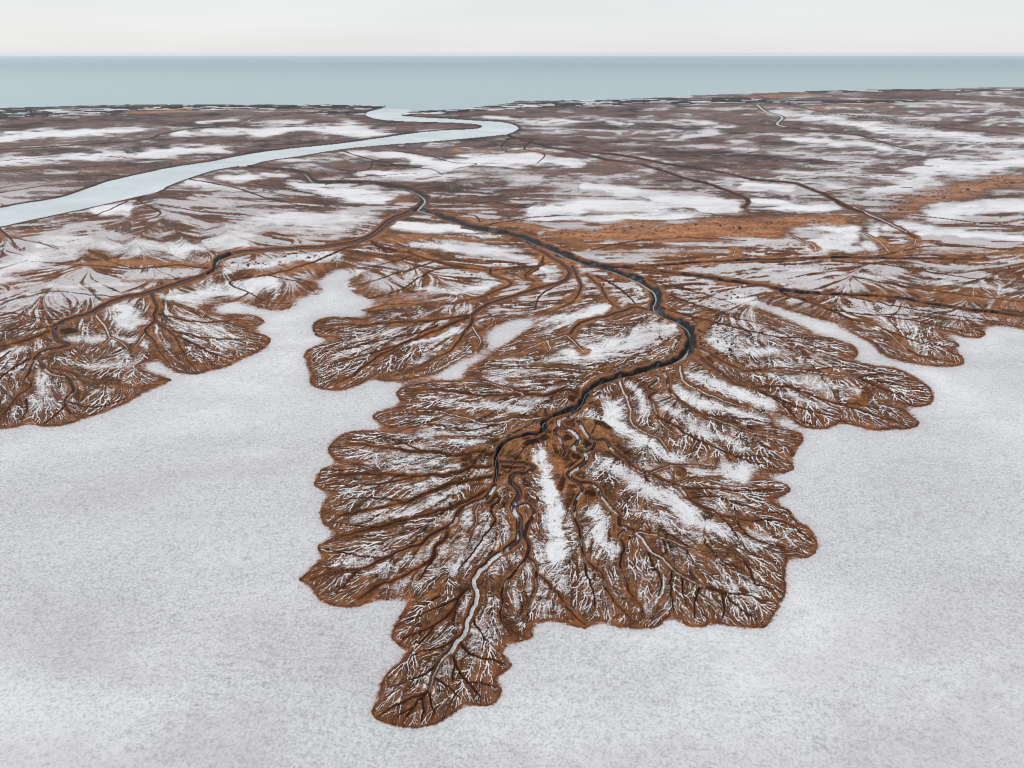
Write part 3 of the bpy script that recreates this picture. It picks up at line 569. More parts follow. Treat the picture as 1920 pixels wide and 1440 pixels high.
rust = mixc(rust, col(150, 112, 92), 0.7*sstep(0.52, 0.72, 0.5*fbm(UU, BB, 11, 3, 191)+0.5*LIC1))
rust = mixc(rust, col(96, 76, 52), 0.5*sstep(0.5, 0.7, fbm(UU, BB, 24, 3, 195)))
rust = mixc(rust, col(150, 88, 48), 0.32*sstep(0.02, 0.25, inner)*(0.4+0.9*n2))
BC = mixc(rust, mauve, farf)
lev = sstep(17, 2, QD + 22*(n2-0.5))
lev *= (sstep(760, 620, VV)*0.6+0.4)*sstep(330, 480, VV)*sstep(0.35, 0.6, fbm(UU, BB, 50, 2, 44))
wet = sstep(0.50, 0.62, fbm(UU, BB, 24, 3, 41))*sstep(34, 8, QD)*sstep(330, 520, VV)
sand = np.clip(np.maximum(SANDM, lev*0.95), 0, 1)*(1-FLAT)
BC = mixc(BC, mixc(np.broadcast_to(col(218, 152, 104), UU.shape+(3,)), col(150, 92, 54), sstep(0.35, 0.7, 0.5*n3+0.5*LIC2)), sand*0.95*sstep(0.1, 0.42, n3+0.3*sand))
BC = mixc(BC, col(56, 28, 14), wet*0.6*(0.6+0.8*(SANDM > .1)))
BC = mixc(BC, col(70, 30, 18), rim*0.6)
BC = mixc(BC, col(40, 22, 15), np.clip(TD, 0, 1)*0.85)
TB = blur(TW, 2.0, 1.6, 1)
BC = mixc(BC, col(46, 24, 14), np.clip(TB*2.2*(1-TW), 0, 1)*0.75)  # dark shadow lines beside the twigs, painted into the mud for contrast
mud_tone = 0.62+0.76*(0.45*LIC1+0.35*LIC2+0.2*n3)  # streaky natural tone of the mud itself
BC = BC*(mud_tone*np.where(sand > .3, 1.0, 1.04))[..., None]
SPOT = [(((1030,440),(1160,436),(1300,430),(1450,418),(1570,412)),20,9,.8),(((1690,385),(1760,368),(1850,347),(2000,330)),22,9,1),(((1310,560),(1330,600),(1350,650),(1400,675)),30,16,.9),(((1150,530),(1200,550)),30,12,.8),(((880,520),(1000,505)),40,9,.6),
 (((1450,500),(1560,505)),40,6,.5),(((420,500),(520,490),(620,480)),30,9,.7),(((1200,600),(1250,640)),30,14,.6),(((1300,545),(1420,560)),40,8,.6),(((1540,565),(1650,580)),40,7,.6),(((640,475),(760,470),(860,450)),30,9,.6),(((300,520),(380,515)),30,6,.6)]
POOL = soft([(((1008,823),(1025,822)),9,5,1),(((1055,826),(1068,823)),8,6,1),(((1098,832),(1108,828)),8,7,1),(((955,878),(975,876)),12,6,1),(((1055,808),(1070,812)),9,4,.9),(((1080,858),(1092,855)),8,6,.9),(((1070,748),(1080,752)),7,6,.9),(((1120,795),(1135,805)),12,5,.8),(((985,835),(1000,830)),10,4,.8),(((1040,840),(1045,850)),5,6,.7),(((925,930),(915,940)),8,6,.8),(((105,625),(130,622)),14,5,.9),(((1095,925),(1110,930)),8,5,.8),(((1060,900),(1050,915)),6,7,.7)], warp=.6)
BC = mixc(BC, col(48, 25, 13), 0.9*sstep(0.15, 0.75, POOL+0.7*(n3-.5)+0.3*(LIC1-.5)))
BC = mixc(BC, col(196, 130, 84), 0.35*sstep(0.12, 0.25, POOL+0.3*(n3-.5))*sstep(0.42, 0.3, POOL+0.3*(n3-.5)))
SPM = soft(SPOT)
spots = sstep(0.70, 0.78, vnoise(UU/4.2, VV/1.9, 5)*0.75+0.25*n3)*sstep(0.25, 0.6, SPM)
spots = np.maximum(spots, 0.0*sstep(0.80, 0.88, vnoise(UU/6, VV/2.6, 9))*sstep(430, 470, VV)*sstep(760, 690, VV)*(1-FLAT)*(n1 > .5))
# salt coverage
strk = 0.5*LIC3+0.5*LIC2
comb_ = 0.45*LIC2+0.3*LIC3+0.25*LIC1-0.5
ff = sstep(500, 330, VV)
edge = 1-np.abs(2*np.clip(SALTM, 0, 1)-1)
cov = np.clip(SALTM*1.02 + comb_*(1.5-0.6*ff)*(SALTM > .02)*(1-.35*SALTM), 0, 1)
cov *= 1-(0.12+0.38*sstep(0.45, 0.8, 0.6*LIC1+0.4*n2))*(1-ff)*(SALTM > .02)
STF = fbm(UU*0.10, VV*1.0+26*(n4-0.5)+UU*0.02, 3.0, 3, 151)
STF2 = fbm(UU*0.10, VV*1.0+26*(n4-0.5)-UU*0.015, 5.5, 3, 161)
cov = np.maximum(cov, ff*sstep(0.44, 0.66, 0.34*STF+0.2*STF2+0.26*n1+0.2*n4+0.05*sstep(1100, 1700, UU))*0.8)
cov *= 1-0.5*ff*sstep(0.52, 0.72, STF)*(1-0.55*sstep(.7, 1, SALTM))
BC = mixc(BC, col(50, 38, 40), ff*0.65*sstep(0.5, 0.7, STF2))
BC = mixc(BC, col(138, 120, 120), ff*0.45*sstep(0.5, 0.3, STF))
cov = np.maximum(cov, (1-ff)*MUD*sstep(0.48, 0.70, 0.45*n1+0.15*n2+0.4*LIC2)*0.5*(1-rim))
kf = KV[:, None]; midf = (sstep(1.9, 3.0, kf)*sstep(5.5, 3.8, kf)).astype(np.float32)
cov = np.maximum(cov, MUD*midf*sstep(0.50, 0.72, 0.65*LIC1+0.35*LIC2+0.25*(n1-.5))*0.85*(1-rim))
cov = np.maximum(cov, MUD*(0.06+0.44*sstep(0.44, 0.70, 0.6*n1+0.4*LIC2))*(1-0.5*ff)*(1-0.9*sstep(0.02, 0.22, inner)))
cov = np.maximum(cov, MUD*sstep(0.66, 0.85, LIC1)*0.5*(1-rim)*sstep(0.4, 0.6, n1)*(1-ff))
lilz = MUD*sstep(640, 560, VV)*sstep(300, 380, VV)*sstep(0.46, 0.62, 0.35*n1+0.25*n4+0.4*LIC2+0.035*sstep(950, 600, UU)+0.03*sstep(1250, 1500, UU))*0.78*(1-rim)
cov = np.maximum(cov, lilz)
cov *= 1-np.clip(POOL*1.3, 0, 1)
cov *= 1-0.92*sand*(1-ff*.6)
gul = np.clip(sstep(6, 0, QD), 0, 1)
cov *= 1-gul*0.85
cov *= 1-np.clip(TD*1.3, 0, 1)*0.85
inm = sstep(0.02, 0.30, inner)*MUD
cov *= 1-inm*0.6*(1-sstep(.6, .95, SALTM))
cov = np.maximum(cov, TW*(1-0.85*gul)*(1-0.95*np.clip(sand*1.3, 0, 1))*(1-np.clip(POOL*1.4, 0, 1))*(1-0.6*wet)*(1-0.08*inm))
cov = np.clip(cov, 0, 1)*(1-rim*0.9)*(1-spots)
BC = mixc(BC, col(34, 22, 18), spots*0.9)
bright = np.clip(np.maximum(0.8*sstep(0.45, 0.9, SALTM)*np.clip(0.2+2.2*(0.5*n1+0.5*LIC3-0.3), 0, 1), 0.85*TW)*MUD*sstep(0.0, 0.3, 1-0.8*SANDM), 0, 1)
fl = FLAT*(1-0.68*sstep(0.16, 0.54, halo+0.10*(n3-.5))) 
cov = np.maximum(cov, fl)
# creek beds
def over(BCx, covx, Q, lo, hi, c, s, st=1.0):
    m = sstep(hi, lo, Q)*st
    return mixc(BCx, c, m), covx*(1-m)+s*m
jit = (n3-0.5)*0.5
FR = sstep(470, 330, VV)
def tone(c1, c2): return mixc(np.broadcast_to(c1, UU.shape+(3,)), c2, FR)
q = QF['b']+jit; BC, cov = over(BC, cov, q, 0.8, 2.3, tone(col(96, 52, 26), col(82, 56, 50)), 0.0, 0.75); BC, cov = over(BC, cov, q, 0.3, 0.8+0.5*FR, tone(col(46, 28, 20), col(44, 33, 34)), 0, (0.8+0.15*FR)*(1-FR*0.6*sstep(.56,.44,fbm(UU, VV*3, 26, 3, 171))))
q = QF['s']+jit*0.5; BC, cov = over(BC, cov, q, 1.5, 2.8, tone(col(136, 84, 48), col(96, 66, 56)), 0.0, 0.7); BC, cov = over(BC, cov, q, 1.1, 1.5, col(48, 28, 20), 0.0, .85); BC, cov = over(BC, cov, q, 0.55, 1.0, col(120, 104, 108), 0.95)
bedv = (0.15+0.6*sstep(560, 720, VV))*sstep(0.45, 0.62, fbm(UU, BB, 22, 3, 55)+0.2*(LIC1-.5))
q = QF['m']+jit*0.4; BC, cov = over(BC, cov, q, 1.7, 2.9, tone(col(170, 110, 66), col(92, 66, 56)), 0.0, .8); BC, cov = over(BC, cov, q, 1.15, 1.6, col(50, 28, 22), 0.0, .9); BC, cov = over(BC, cov, q, 0.75, 1.05, col(116, 96, 98), bedv); BC, cov = over(BC, cov, q, 0.15, 0.45, col(66, 52, 54), 0.12, sstep(.6, .35, bedv))
q = QF['w']*(1+1.5*(fbm(UU, BB, 20, 3, 141)-0.45))+jit*0.5; BC, cov = over(BC, cov, q, 1.75, 2.4, tone(col(168, 108, 66), col(96, 70, 60)), 0.0, .85); BC, cov = over(BC, cov, q, 1.25, 1.7, col(92, 76, 78), 0.0, .95); BC, cov = over(BC, cov, q, 1.0, 1.2, col(24, 21, 23), 0.0)
BC = mixc(BC, col(96, 98, 102), sstep(1.0, 0.8, q)*sstep(0.52, 0.70, 0.5*LIC1+.5*n2)*0.8)  # grey reflections in the creek, painted as streaks in the bed colour
wetm = sstep(1.1, .9, q)
# dark river banks and the tidal shore
rb = sstep(0.02, 0.4, blur(RIV, 7, 2.2, 2))*(1-RIV)
BC = mixc(BC, col(58, 42, 42), rb*0.9); cov *= 1-rb*0.95
tidal = soft([(((-300,218),(0,214),(130,210),(230,205)),22,9,1),(((-300,216),(0,213),(120,208),(300,202),(560,200),(700,200)),22,4.5,1),(((600,212),(650,213),(690,214)),20,3.2,1),(((770,212),(850,207),(950,200),(1100,194),(1300,190),(1400,188)),22,4.5,1),(((1400,187),(1500,192),(1700,190)),26,2.6,.8),(((1500,172),(1700,170),(2000,168)),26,2.2,.7)], warp=.5)
BC = mixc(BC, mixc(np.broadcast_to(col(22, 27, 32), UU.shape+(3,)), col(66, 62, 66), sstep(.45, .7, n2)), np.clip(tidal*1.3, 0, 1))
foam = tidal*sstep(0.52, 0.60, fbm(UU*0.45, BB*1.0, 16, 4, 71))
cov = cov*(1-np.clip(tidal*1.4, 0, 1)) + foam
cov = np.clip(cov, 0, 1)
# pinkish stain in the salt where mud dust bleeds out, plus vignette painted in the near corners
pink = np.clip(halo*1.5, 0, 1)
lil = np.clip(MUD*SALTM*sstep(1.0, 0.6, SALTM)*0.7 + 0.4*farf*MUD*sstep(.35,.6,n1) + 0.9*lilz*sstep(1., .5, SALTM), 0, 1)
dusk_vign = FLAT*soft([(((80,1180),(170,1240)),110,45,.5),(((-150,1450),(200,1440),(420,1400)),160,60,.7),(((1700,1450),(2000,1380),(2150,1200)),170,95,.7),(((950,1450),(1300,1430)),160,50,.4),(((1500,1250),(1820,1150)),130,40,.35),(((480,1190),(640,1260)),90,40,.4),(((150,950),(330,900),(500,860)),60,14,.35)])  # dusky salt patches; near corners put the lens vignette into the colour
stain = np.clip(dusk_vign*0.55 + pink*0.95 + lil + MUD*0.55*sstep(0.5, 0.3, 0.5*n1+0.5*n2), 0, 1)
# ------------------------------------------------------------------ relief, metres
sc_m = depth_of(VS)[:, None]/F       # metres per column unit
Z = 0.35 + 0.5*(n4-0.5)
Z = Z + MUD*(0.22*(n2-0.5)+0.16*(n3-0.5)+0.12+0.22*(LIC1-.5)) + 0.22*TW*MUD - 0.45*TD
for k_, dp in (('w', 2.2), ('m', 1.1), ('s', 0.6), ('b', 0.55)):
    Z = Z - dp*sstep(1.25, 0.5, QF[k_])
    Z = Z + 0.22*dp*sstep(2.6, 1.6, QF[k_])*sstep(1.1, 1.5, QF[k_])
Z += SANDM*0.8*(0.6+0.8*n3)
Z = Z*(1-tidal) + tidal*(0.34+1.6*(fbm(UU*0.5, BB, 16, 3, 73)-0.5))
Z = np.where(RIV > 0.5, np.minimum(Z, -1.5), Z)
Z = Z*1.0
Z = np.where(LAND < 0.5, -2.0, Z).astype(np.float32)

# ------------------------------------------------------------------ materials
def mat(name):
    m = bpy.data.materials.new(name); m.use_nodes = True; t = m.node_tree
    for n in list(t.nodes): t.nodes.remove(n)
    o = N(t, 'ShaderNodeOutputMaterial'); p = N(t, 'ShaderNodeBsdfPrincipled'); t.links.new(p.outputs[0], o.inputs[0])
    return m, t, p
gm, t, p = mat('salt_and_mud')
L = t.links.new
def attr(n_): a = N(t, 'ShaderNodeAttribute'); a.attribute_name = n_; return a
a_mud = attr('mud'); a_sm = attr('masks')
sep = N(t, 'ShaderNodeSeparateColor'); L(a_sm.outputs['Color'], sep.inputs[0])   # R salt cover, G stain and vignette, B wetness
geo = N(t, 'ShaderNodeNewGeometry')
def noise(scale, detail=4, rough=0.55, vec=None, dist=0.0):
    n_ = N(t, 'ShaderNodeTexNoise'); n_.inputs['Scale'].default_value = scale; n_.inputs['Detail'].default_value = detail
    n_.inputs['Roughness'].default_value = rough; n_.inputs['Distortion'].default_value = dist
    L(vec or geo.outputs['Position'], n_.inputs[0]); return n_
def rng_(n_, a, b, c, d, smooth=False):
    m_ = N(t, 'ShaderNodeMapRange'); m_.interpolation_type = 'SMOOTHSTEP' if smooth else 'LINEAR'
    for i, v_ in enumerate((a, b, c, d)): m_.inputs[1+i].default_value = v_
    L(n_, m_.inputs[0]); return m_
def math_(op, a, b):
    m_ = N(t, 'ShaderNodeMath', operation=op)
    for i, x in enumerate((a, b)):
        if isinstance(x, (int, float)): m_.inputs[i].default_value = x
        else: L(x, m_.inputs[i])
    return m_.outputs[0]
def mixn(f, a, b, blend='MIX'):
    m_ = N(t, 'ShaderNodeMix', data_type='RGBA', blend_type=blend)
    for sock, x in ((m_.inputs[0], f), (m_.inputs[6], a), (m_.inputs[7], b)):
        if isinstance(x, (int, float)): sock.default_value = x
        elif isinstance(x, tuple): sock.default_value = x+(1,)
        else: L(x, sock)
    return m_.outputs[2]
# wind-combed coordinates
mpn = N(t, 'ShaderNodeMapping'); mpn.inputs['Rotation'].default_value = (0, 0, math.radians(25)); mpn.inputs['Scale'].default_value = (0.45, 1.0, 1.0)
L(geo.outputs['Position'], mpn.inputs[0])
fine = noise(1.5, 5, 0.8); grain = noise(0.62, 6, 0.85, mpn.outputs[0]); big = noise(0.013, 6, 0.62, mpn.outputs[0], 0.6); mid = noise(0.05, 6, 0.7, None, 0.4)
mps = N(t, 'ShaderNodeMapping'); mps.inputs['Rotation'].default_value = (0, 0, math.radians(-38)); mps.inputs['Scale'].default_value = (0.12, 1.0, 1.0)
L(geo.outputs['Position'], mps.inputs[0]); wisp = noise(0.03, 6, 0.68, mps.outputs[0], 0.8)
salt_t = mixn(rng_(big.outputs[0], .36, .62, 0, 1, True).outputs[0], (0.655, 0.63, 0.65), (0.88, 0.86, 0.875))
salt_t = mixn(rng_(mid.outputs[0], .48, .72, 0, .55).outputs[0], salt_t, (0.50, 0.495, 0.515))
salt_t = mixn(rng_(wisp.outputs[0], .48, .64, 0, .8, True).outputs[0], salt_t, (0.82, 0.82, 0.83))
vast = noise(0.0075, 3, 0.5)
salt_t = mixn(rng_(vast.outputs[0], .43, .57, .5, 0, True).outputs[0], salt_t, (0.45, 0.435, 0.455))
pit = math_('MULTIPLY', rng_(grain.outputs[0], .47, .66, 0, 1, True).outputs[0], rng_(big.outputs[0], .62, .38, .4, 1).outputs[0])
salt_t = mixn(math_('MULTIPLY', pit, 0.7), salt_t, (0.24, 0.225, 0.235))
salt_t = mixn(rng_(fine.outputs[0], .36, .60, .75, 0).outputs[0], salt_t, (0.87, 0.855, 0.86))
salt_t = mixn(rng_(fine.outputs[0], .50, .66, 0, .6).outputs[0], salt_t, (0.30, 0.29, 0.30))
stainf = math_('MULTIPLY', sep.outputs[1], 0.8)
salt_c = mixn(stainf, salt_t, (0.49, 0.425, 0.43))
salt_c = mixn(a_sm.outputs['Alpha'], salt_c, (0.90, 0.87, 0.88))
# edge between salt and mud is broken up into grains
brk = math_('ADD', math_('MULTIPLY', fine.outputs[0], 0.5), math_('MULTIPLY', grain.outputs[0], 0.5))
thr = rng_(brk, .34, .66, 0.05, 0.95).outputs[0]
dif = math_('SUBTRACT', sep.outputs[0], thr)
cover = rng_(dif, -0.22, 0.22, 0, 1, True).outputs[0]
mudv = mixn(rng_(fine.outputs[0], .35, .68, 0, .6).outputs[0], a_mud.outputs['Color'], (0.10, 0.045, 0.02), 'MULTIPLY')
mudv = mixn(rng_(grain.outputs[0], .40, .66, 0, .5).outputs[0], a_mud.outputs['Color'], (0.12, 0.05, 0.02), 'MULTIPLY')
mudv = mixn(rng_(fine.outputs[0], .52, .72, 0, .45).outputs[0], mudv, (0.02, 0.012, 0.01))
bc = mixn(cover, mudv, salt_c)
L(bc, p.inputs['Base Color'])
L(rng_(sep.outputs[2], 0, 1, .88, .45).outputs[0], p.inputs['Roughness'])
p.inputs['Specular IOR Level'].default_value = 0.12
bmp = N(t, 'ShaderNodeBump'); bmp.inputs['Strength'].default_value = 0.9; bmp.inputs['Distance'].default_value = 0.5
L(math_('ADD', brk, math_('MULTIPLY', cover, 0.25)), bmp.inputs['Height']); L(bmp.outputs[0], p.inputs['Normal'])

sm, t, p = mat('sea_water'); L = t.links.new
geo = N(t, 'ShaderNodeNewGeometry')
mpn = N(t, 'ShaderNodeMapping'); mpn.inputs['Scale'].default_value = (0.35, 1.0, 1.0); L(geo.outputs['Position'], mpn.inputs[0])
s1 = noise(0.00022, 6, 0.6, mpn.outputs[0]); s2 = noise(0.02, 6, 0.7, mpn.outputs[0])
sepy = N(t, 'ShaderNodeSeparateXYZ'); L(geo.outputs['Position'], sepy.inputs[0])
shal = rng_(math_('ADD', sepy.outputs[1], math_('MULTIPLY', s1.outputs[0], 3000.0)), 4200, 12000, 0.8, 0.0, True).outputs[0]
L(mixn(shal, mixn(rng_(s2.outputs[0], .35, .65, 0, .5).outputs[0], mixn(rng_(s1.outputs[0], .35, .65, 0, 1).outputs[0], (0.25, 0.365, 0.41), (0.335, 0.44, 0.475)), (0.22, 0.325, 0.365)), (0.46, 0.55, 0.58)), p.inputs['Base Color'])
p.inputs['Roughness'].default_value = 0.6; p.inputs['IOR'].default_value = 1.33; p.inputs['Specular IOR Level'].default_value = 0.25
bmp = N(t, 'ShaderNodeBump'); bmp.inputs['Strength'].default_value = 0.5; bmp.inputs['Distance'].default_value = 2.0
L(s2.outputs[0], bmp.inputs['Height']); L(bmp.outputs[0], p.inputs['Normal'])
rm, t, p = mat('river_water'); L = t.links.new
geo = N(t, 'ShaderNodeNewGeometry')
s1 = noise(0.01, 4, 0.6, geo.outputs['Position']); s2 = noise(0.35, 4, 0.6, geo.outputs['Position'])
sepy = N(t, 'ShaderNodeSeparateXYZ'); L(geo.outputs['Position'], sepy.inputs[0])
yr0 = float(ground(960.0, 216.0)[1]); yr1 = float(ground(960.0, 205.0)[1])
L(mixn(rng_(sepy.outputs[1], yr0, yr1, 0, 1, True).outputs[0], mixn(rng_(s1.outputs[0], .35, .65, 0, 1).outputs[0], (0.48, 0.54, 0.56), (0.62, 0.67, 0.69)), (0.44, 0.53, 0.56)), p.inputs['Base Color'])
p.inputs['Roughness'].default_value = 0.25; p.inputs['IOR'].default_value = 1.33
bmp = N(t, 'ShaderNodeBump'); bmp.inputs['Strength'].default_value = 0.2; bmp.inputs['Distance'].default_value = 0.1
L(s2.outputs[0], bmp.inputs['Height']); L(bmp.outputs[0], p.inputs['Normal'])
cm, t, p = mat('creek_water'); L = t.links.new
p.inputs['Base Color'].default_value = (0.30, 0.32, 0.32, 1); p.inputs['Roughness'].default_value = 0.12; p.inputs['IOR'].default_value = 1.33
# ------------------------------------------------------------------ terrain meshes
# extend the survey sideways and towards the viewer by mirrored continuation, growing cells
def grow(start, step, n_, g=1.06):
    o = []; x = start
    for _ in range(n_): step *= g; x += step; o.append(x)
    return np.array(o)
right = grow(US[-1], ST, 75); left = -grow(-US[0], ST, 75)[::-1]; down = grow(VS[-1], ST, 62)
UA = np.concatenate([left, US, right]); VA = np.concatenate([VS, down])
def ref(x, lo, hi):
    p_ = (x-lo) % (2*(hi-lo)); return lo + np.where(p_ > (hi-lo), 2*(hi-lo)-p_, p_)
ci = np.clip(((ref(UA, US[0], US[-1])-U0)/ST).round().astype(int), 0, NU-1)
ri = np.clip(((ref(VA, VS[0], VS[-1])-V0)/ST).round().astype(int), 0, NV-1)
take = np.ix_(ri, ci)
GU, GV = np.meshgrid(UA, VA)
X, Y = ground(GU, GV)
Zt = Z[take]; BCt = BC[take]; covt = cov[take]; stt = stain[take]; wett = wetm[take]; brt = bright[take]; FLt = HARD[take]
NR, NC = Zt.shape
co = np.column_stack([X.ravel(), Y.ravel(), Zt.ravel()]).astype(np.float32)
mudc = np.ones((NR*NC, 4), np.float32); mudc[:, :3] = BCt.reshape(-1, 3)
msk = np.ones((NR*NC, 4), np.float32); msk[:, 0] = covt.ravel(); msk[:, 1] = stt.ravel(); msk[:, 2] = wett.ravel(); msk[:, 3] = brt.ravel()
gy, gx = np.gradient(Zt); 
# smooth vertex normals from the whole sheet, so that neighbouring pieces shade as one
P3 = co.reshape(NR, NC, 3); du = np.gradient(P3, axis=1); dv = np.gradient(P3, axis=0)
nrm = np.cross(du, -dv).reshape(-1, 3); nrm /= np.linalg.norm(nrm, axis=1, keepdims=True)+1e-12
if nrm[:, 2].mean() < 0: nrm = -nrm
idx = np.arange(NR*NC).reshape(NR, NC)
quads = np.stack([idx[1:, :-1], idx[1:, 1:], idx[:-1, 1:], idx[:-1, :-1]], -1).reshape(-1, 4)
cu = (GU[1:, 1:]+GU[:-1, :-1]).ravel()/2; cv = (GV[1:, 1:]+GV[:-1, :-1]).ravel()/2
flf = FLt[:-1, :-1].ravel() > 0.5
# which piece of country a cell belongs to
east = cv*0 + 0
lab = np.where(flf, 0, 1)
rivline = np.interp(cu, [-330, 0, 187, 400, 640, 840, 940, 1060, 1280, 1547, 1700, 1920, 2200], [495, 408, 358, 312, 275, 252, 242, 281, 312, 365, 395, 335, 300])
lab = np.where(~flf & (cv < rivline), 2, lab)                                      # coastal plain
emb = np.interp(cu, [-330, 0, 450, 700, 790, 930, 1000, 1160, 1560, 1700, 2200], [500, 430, 400, 400, 392, 436, 445, 448, 425, 400, 330])
lab = np.where(~flf & (cv >= rivline) & (cv < emb), 3, lab)                        # inner salt marsh
rest = ~flf & (cv >= emb)
leftf = rest & (cu < 640) & (cu < 640 + (560-cv)*0.6)
lab = np.where(leftf, 4, lab)
mainline = np.interp(cu, [560, 860, 1100, 1220, 1330, 1400, 1480], [745, 705, 690, 700, 790, 850, 895])
main = rest & ~leftf & (cu > 540) & (cu < 1560) & (cv > mainline)
lab = np.where(main, 5, lab)
mid_ = rest & ~leftf & ~main & (cu < np.interp(cv, [436, 500, 560, 640, 700], [900, 1110, 1232, 1298, 1200]))
lab = np.where(mid_, 6, lab)
lab = np.where(rest & ~leftf & ~main & ~mid_, 7, lab)
lab = np.where(~flf & (cv >= 860) & ((cu < -250) | (cu > 2170)), 0, lab)
NAMES = {0: ('salt_flat', 'wide pale grey salt flat spread around the rust brown mud fans'),
         1: ('mud_flat', 'loose patch of brown mud on the salt flat'),
         2: ('coastal_plain', 'streaked mauve and white plain between the sea and the pale river'),
         3: ('salt_marsh', 'salt crusted ground between the pale river and the orange sand embankment'),
         4: ('mud_fan', 'rust brown mud fans fed by the creek at the left edge of the photo'),
         5: ('mud_fan', 'largest rust brown leaf shaped mud fan, its tip pointing at the viewer'),
         6: ('mud_fan', 'mud lobes on the near left bank of the black creek, above the largest fan'),
         7: ('mud_fan', 'mud lobes right of the black creek, reaching to the right edge')}
def tag(o, label, cat=None, kind=None, group=None):
    o['label'] = label
    if cat: o['category'] = cat
    if kind: o['kind'] = kind
    if group: o['group'] = group
def mesh_from(name, co_, faces_, material, attrs=None, normals=None):
    me = bpy.data.meshes.new(name)
    n_, f_ = len(co_), len(faces_)
    me.vertices.add(n_); me.vertices.foreach_set('co', co_.astype(np.float32).ravel())
    me.loops.add(f_*4); me.loops.foreach_set('vertex_index', faces_.astype(np.int32).ravel())
    me.polygons.add(f_); me.polygons.foreach_set('loop_start', (np.arange(f_)*4).astype(np.int32))
    me.polygons.foreach_set('loop_total', np.full(f_, 4, np.int32)) if False else None
    me.update(calc_edges=True)
    me.polygons.foreach_set('use_smooth', np.ones(f_, bool))
    for an, arr in (attrs or {}).items():
        at = me.attributes.new(an, 'FLOAT_COLOR', 'POINT'); at.data.foreach_set('color', arr.ravel())
    me.materials.append(material)
    if normals is not None: me.normals_split_custom_set_from_vertices(normals)
    o = bpy.data.objects.new(name, me); C.objects.link(o); return o
for k_, (nm, lb) in NAMES.items():
    fs = quads[lab == k_]
    if len(fs) == 0: continue
    used, inv = np.unique(fs, return_inverse=True)
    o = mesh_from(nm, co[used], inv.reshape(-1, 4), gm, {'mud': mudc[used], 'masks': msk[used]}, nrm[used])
    tag(o, lb, nm.replace('_', ' '), 'structure', 'mud fans' if nm == 'mud_fan' else None)
# ------------------------------------------------------------------ sea, river, creek threads
def sheet(name, xs, ys, z, m, label, cat):
    gx_, gy_ = np.meshgrid(xs, ys); n_ = gx_.size
    co_ = np.column_stack([gx_.ravel(), gy_.ravel(), np.full(n_, z)])
    id_ = np.arange(n_).reshape(gx_.shape)
    q_ = np.stack([id_[:-1, :-1], id_[:-1, 1:], id_[1:, 1:], id_[1:, :-1]], -1).reshape(-1, 4)
    o = mesh_from(name, co_, q_, m); tag(o, label, cat, 'structure'); return o
_, yfar = ground(960.0, 215.0)
_, y0 = ground(960.0, 238.0)
sheet('sea', np.linspace(-60000, 60000, 41), np.concatenate([[y0], np.geomspace(yfar, 44500, 40)]), 0.0, sm, 'blue grey sea reaching from the muddy shore to the horizon', 'sea')
def ribbon(name, cl, m, z, label, cat, width_m=None):
    X_, Y_ = ground(cl[:, 0], cl[:, 1]); P_ = np.column_stack([X_, Y_])
    d = np.gradient(P_, axis=0); d /= np.linalg.norm(d, axis=1, keepdims=True); nn = np.column_stack([-d[:, 1], d[:, 0]])
    wd = width_m[:, None]/2
    a_ = P_+nn*wd; b_ = P_-nn*wd; n_ = len(P_)
    co_ = np.zeros((2*n_, 3)); co_[0::2, :2] = a_; co_[1::2, :2] = b_; co_[:, 2] = np.repeat(z, 2) if np.ndim(z) else z
    i = np.arange(n_-1)*2
    q_ = np.stack([i+1, i+3, i+2, i], -1)
    o = mesh_from(name, co_, q_, m); tag(o, label, cat, 'structure'); return o
# river surface: one closed polygon lying a little wider than its bed
import bmesh
rp = riv[riv[:, 1] > 203.5]
cen = []
bm = bmesh.new()
from mathutils.geometry import tessellate_polygon
xs_, ys_ = ground(rp[:, 0], rp[:, 1])
# push the outline outward under the banks
def offset(P_, d_):
    a_ = np.roll(P_, 1, 0); b_ = np.roll(P_, -1, 0); tdir = b_-a_; tdir /= np.linalg.norm(tdir, axis=1, keepdims=True)+1e-9
    area = 0.5*np.sum(P_[:, 0]*np.roll(P_[:, 1], -1)-np.roll(P_[:, 0], -1)*P_[:, 1])
    s_ = 1 if area > 0 else -1
    return P_+np.column_stack([tdir[:, 1], -tdir[:, 0]])*s_*d_
RP = offset(np.column_stack([xs_, ys_]), np.minimum(6.0, ys_*0.004)[:, None])
tri = tessellate_polygon([[Vector((a_, b_, 0)) for a_, b_ in RP]])
me = bpy.data.meshes.new('river')
me.from_pydata([(a_, b_, 0.012) for a_, b_ in RP], [], [tuple(q_) for q_ in tri]); me.update()
bm.from_mesh(me); bmesh.ops.recalc_face_normals(bm, faces=bm.faces)
if sum(f.normal.z for f in bm.faces) < 0: bmesh.ops.reverse_faces(bm, faces=bm.faces)
bm.to_mesh(me); bm.free(); me.materials.append(rm)
o = bpy.data.objects.new('river', me); C.objects.link(o)
tag(o, 'broad pale river winding from the left edge into the sea', 'river', 'structure')
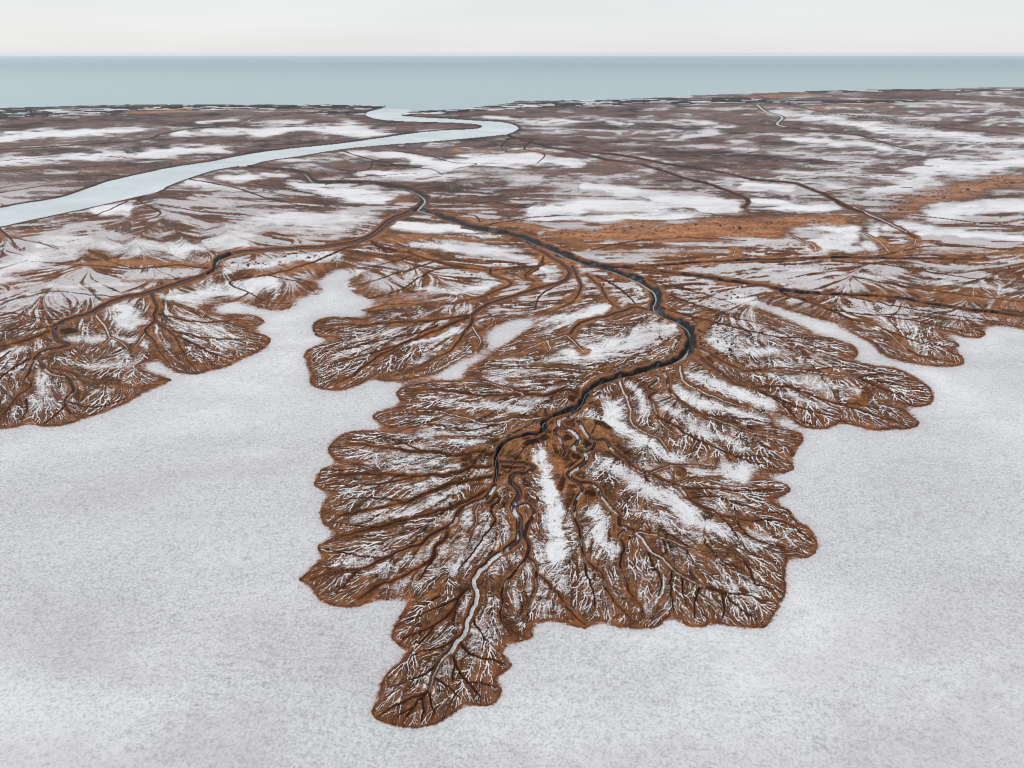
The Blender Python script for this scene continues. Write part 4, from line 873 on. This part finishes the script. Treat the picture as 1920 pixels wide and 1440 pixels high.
LBLS = ['thin water thread in the dark creek that leaves the pale river', 'water thread in the black creek bending through the middle of the mud country',
 'water thread in the dark creek at the head of the largest mud fan', 'water thread in the short dark bend of the left creek, above the left fans',
 'water thread in the long straight creek running right towards the mud lobes', 'right end of the long straight creek, reaching the right edge',
 'water thread in the thin creek just below the orange sand embankment', 'water thread in the short spur leaving the long right creek', 'small bright creek on the far plain near the sea, right of the middle']
wi = 0
for ci_, (kind, Pc) in enumerate(chans):
    if kind != 'w': continue
    s_ = np.arange(len(Pc)); off = (fbm(s_*1.0, s_*0+ci_*7.0, 9, 2, 88)-0.5)*1.0
    X_, Y_ = ground(Pc[:, 0], Pc[:, 1]); wm = Pc[:, 2]*depth_of(Pc[:, 1])/F
    d = np.gradient(np.column_stack([X_, Y_]), axis=0); d /= np.linalg.norm(d, axis=1, keepdims=True)
    cl = Pc.copy(); k = kof(Pc[:, 1]); 
    cl[:, 0] += off*Pc[:, 2]*0.55; 
    zz = samp(Z, cl[:, 0], cl[:, 1])
    z_ = np.full(len(Pc), float(np.percentile(zz, 55))+0.22)
    wdt = 0.8*wm*np.where(kof(Pc[:, 1]) > 7, 0.6, 1.0)*(0.06+0.24*fbm(s_*1.0, s_*0+3.0+ci_, 12, 2, 89)**2*2.2)
    ribbon('tidal_creek', cl, cm, z_, LBLS[wi], 'creek', wdt); wi += 1
# thin sea haze over everything, camera included
hm = bpy.data.materials.new('haze_air'); hm.use_nodes = True; t = hm.node_tree; t.nodes.clear()
ho = N(t, 'ShaderNodeOutputMaterial'); pv = N(t, 'ShaderNodeVolumePrincipled')
pv.inputs['Color'].default_value = (0.93, 0.96, 1.0, 1); pv.inputs['Density'].default_value = 2.2e-5; pv.inputs['Anisotropy'].default_value = 0.3
t.links.new(pv.outputs[0], ho.inputs['Volume'])
x0, x1, y0_, y1_, z0, z1 = -62000, 62000, -400, 46000, -6, 156
hv = [(a_, b_, c_) for c_ in (z0, z1) for b_ in (y0_, y1_) for a_ in (x0, x1)]
me = bpy.data.meshes.new('haze'); me.from_pydata(hv, [], [(0, 2, 3, 1), (4, 5, 7, 6), (0, 1, 5, 4), (2, 6, 7, 3), (0, 4, 6, 2), (1, 3, 7, 5)]); me.update()
me.materials.append(hm); o = bpy.data.objects.new('haze', me); C.objects.link(o)
tag(o, 'thin pale haze lying over the plain and the sea', None, 'stuff')
print('done')
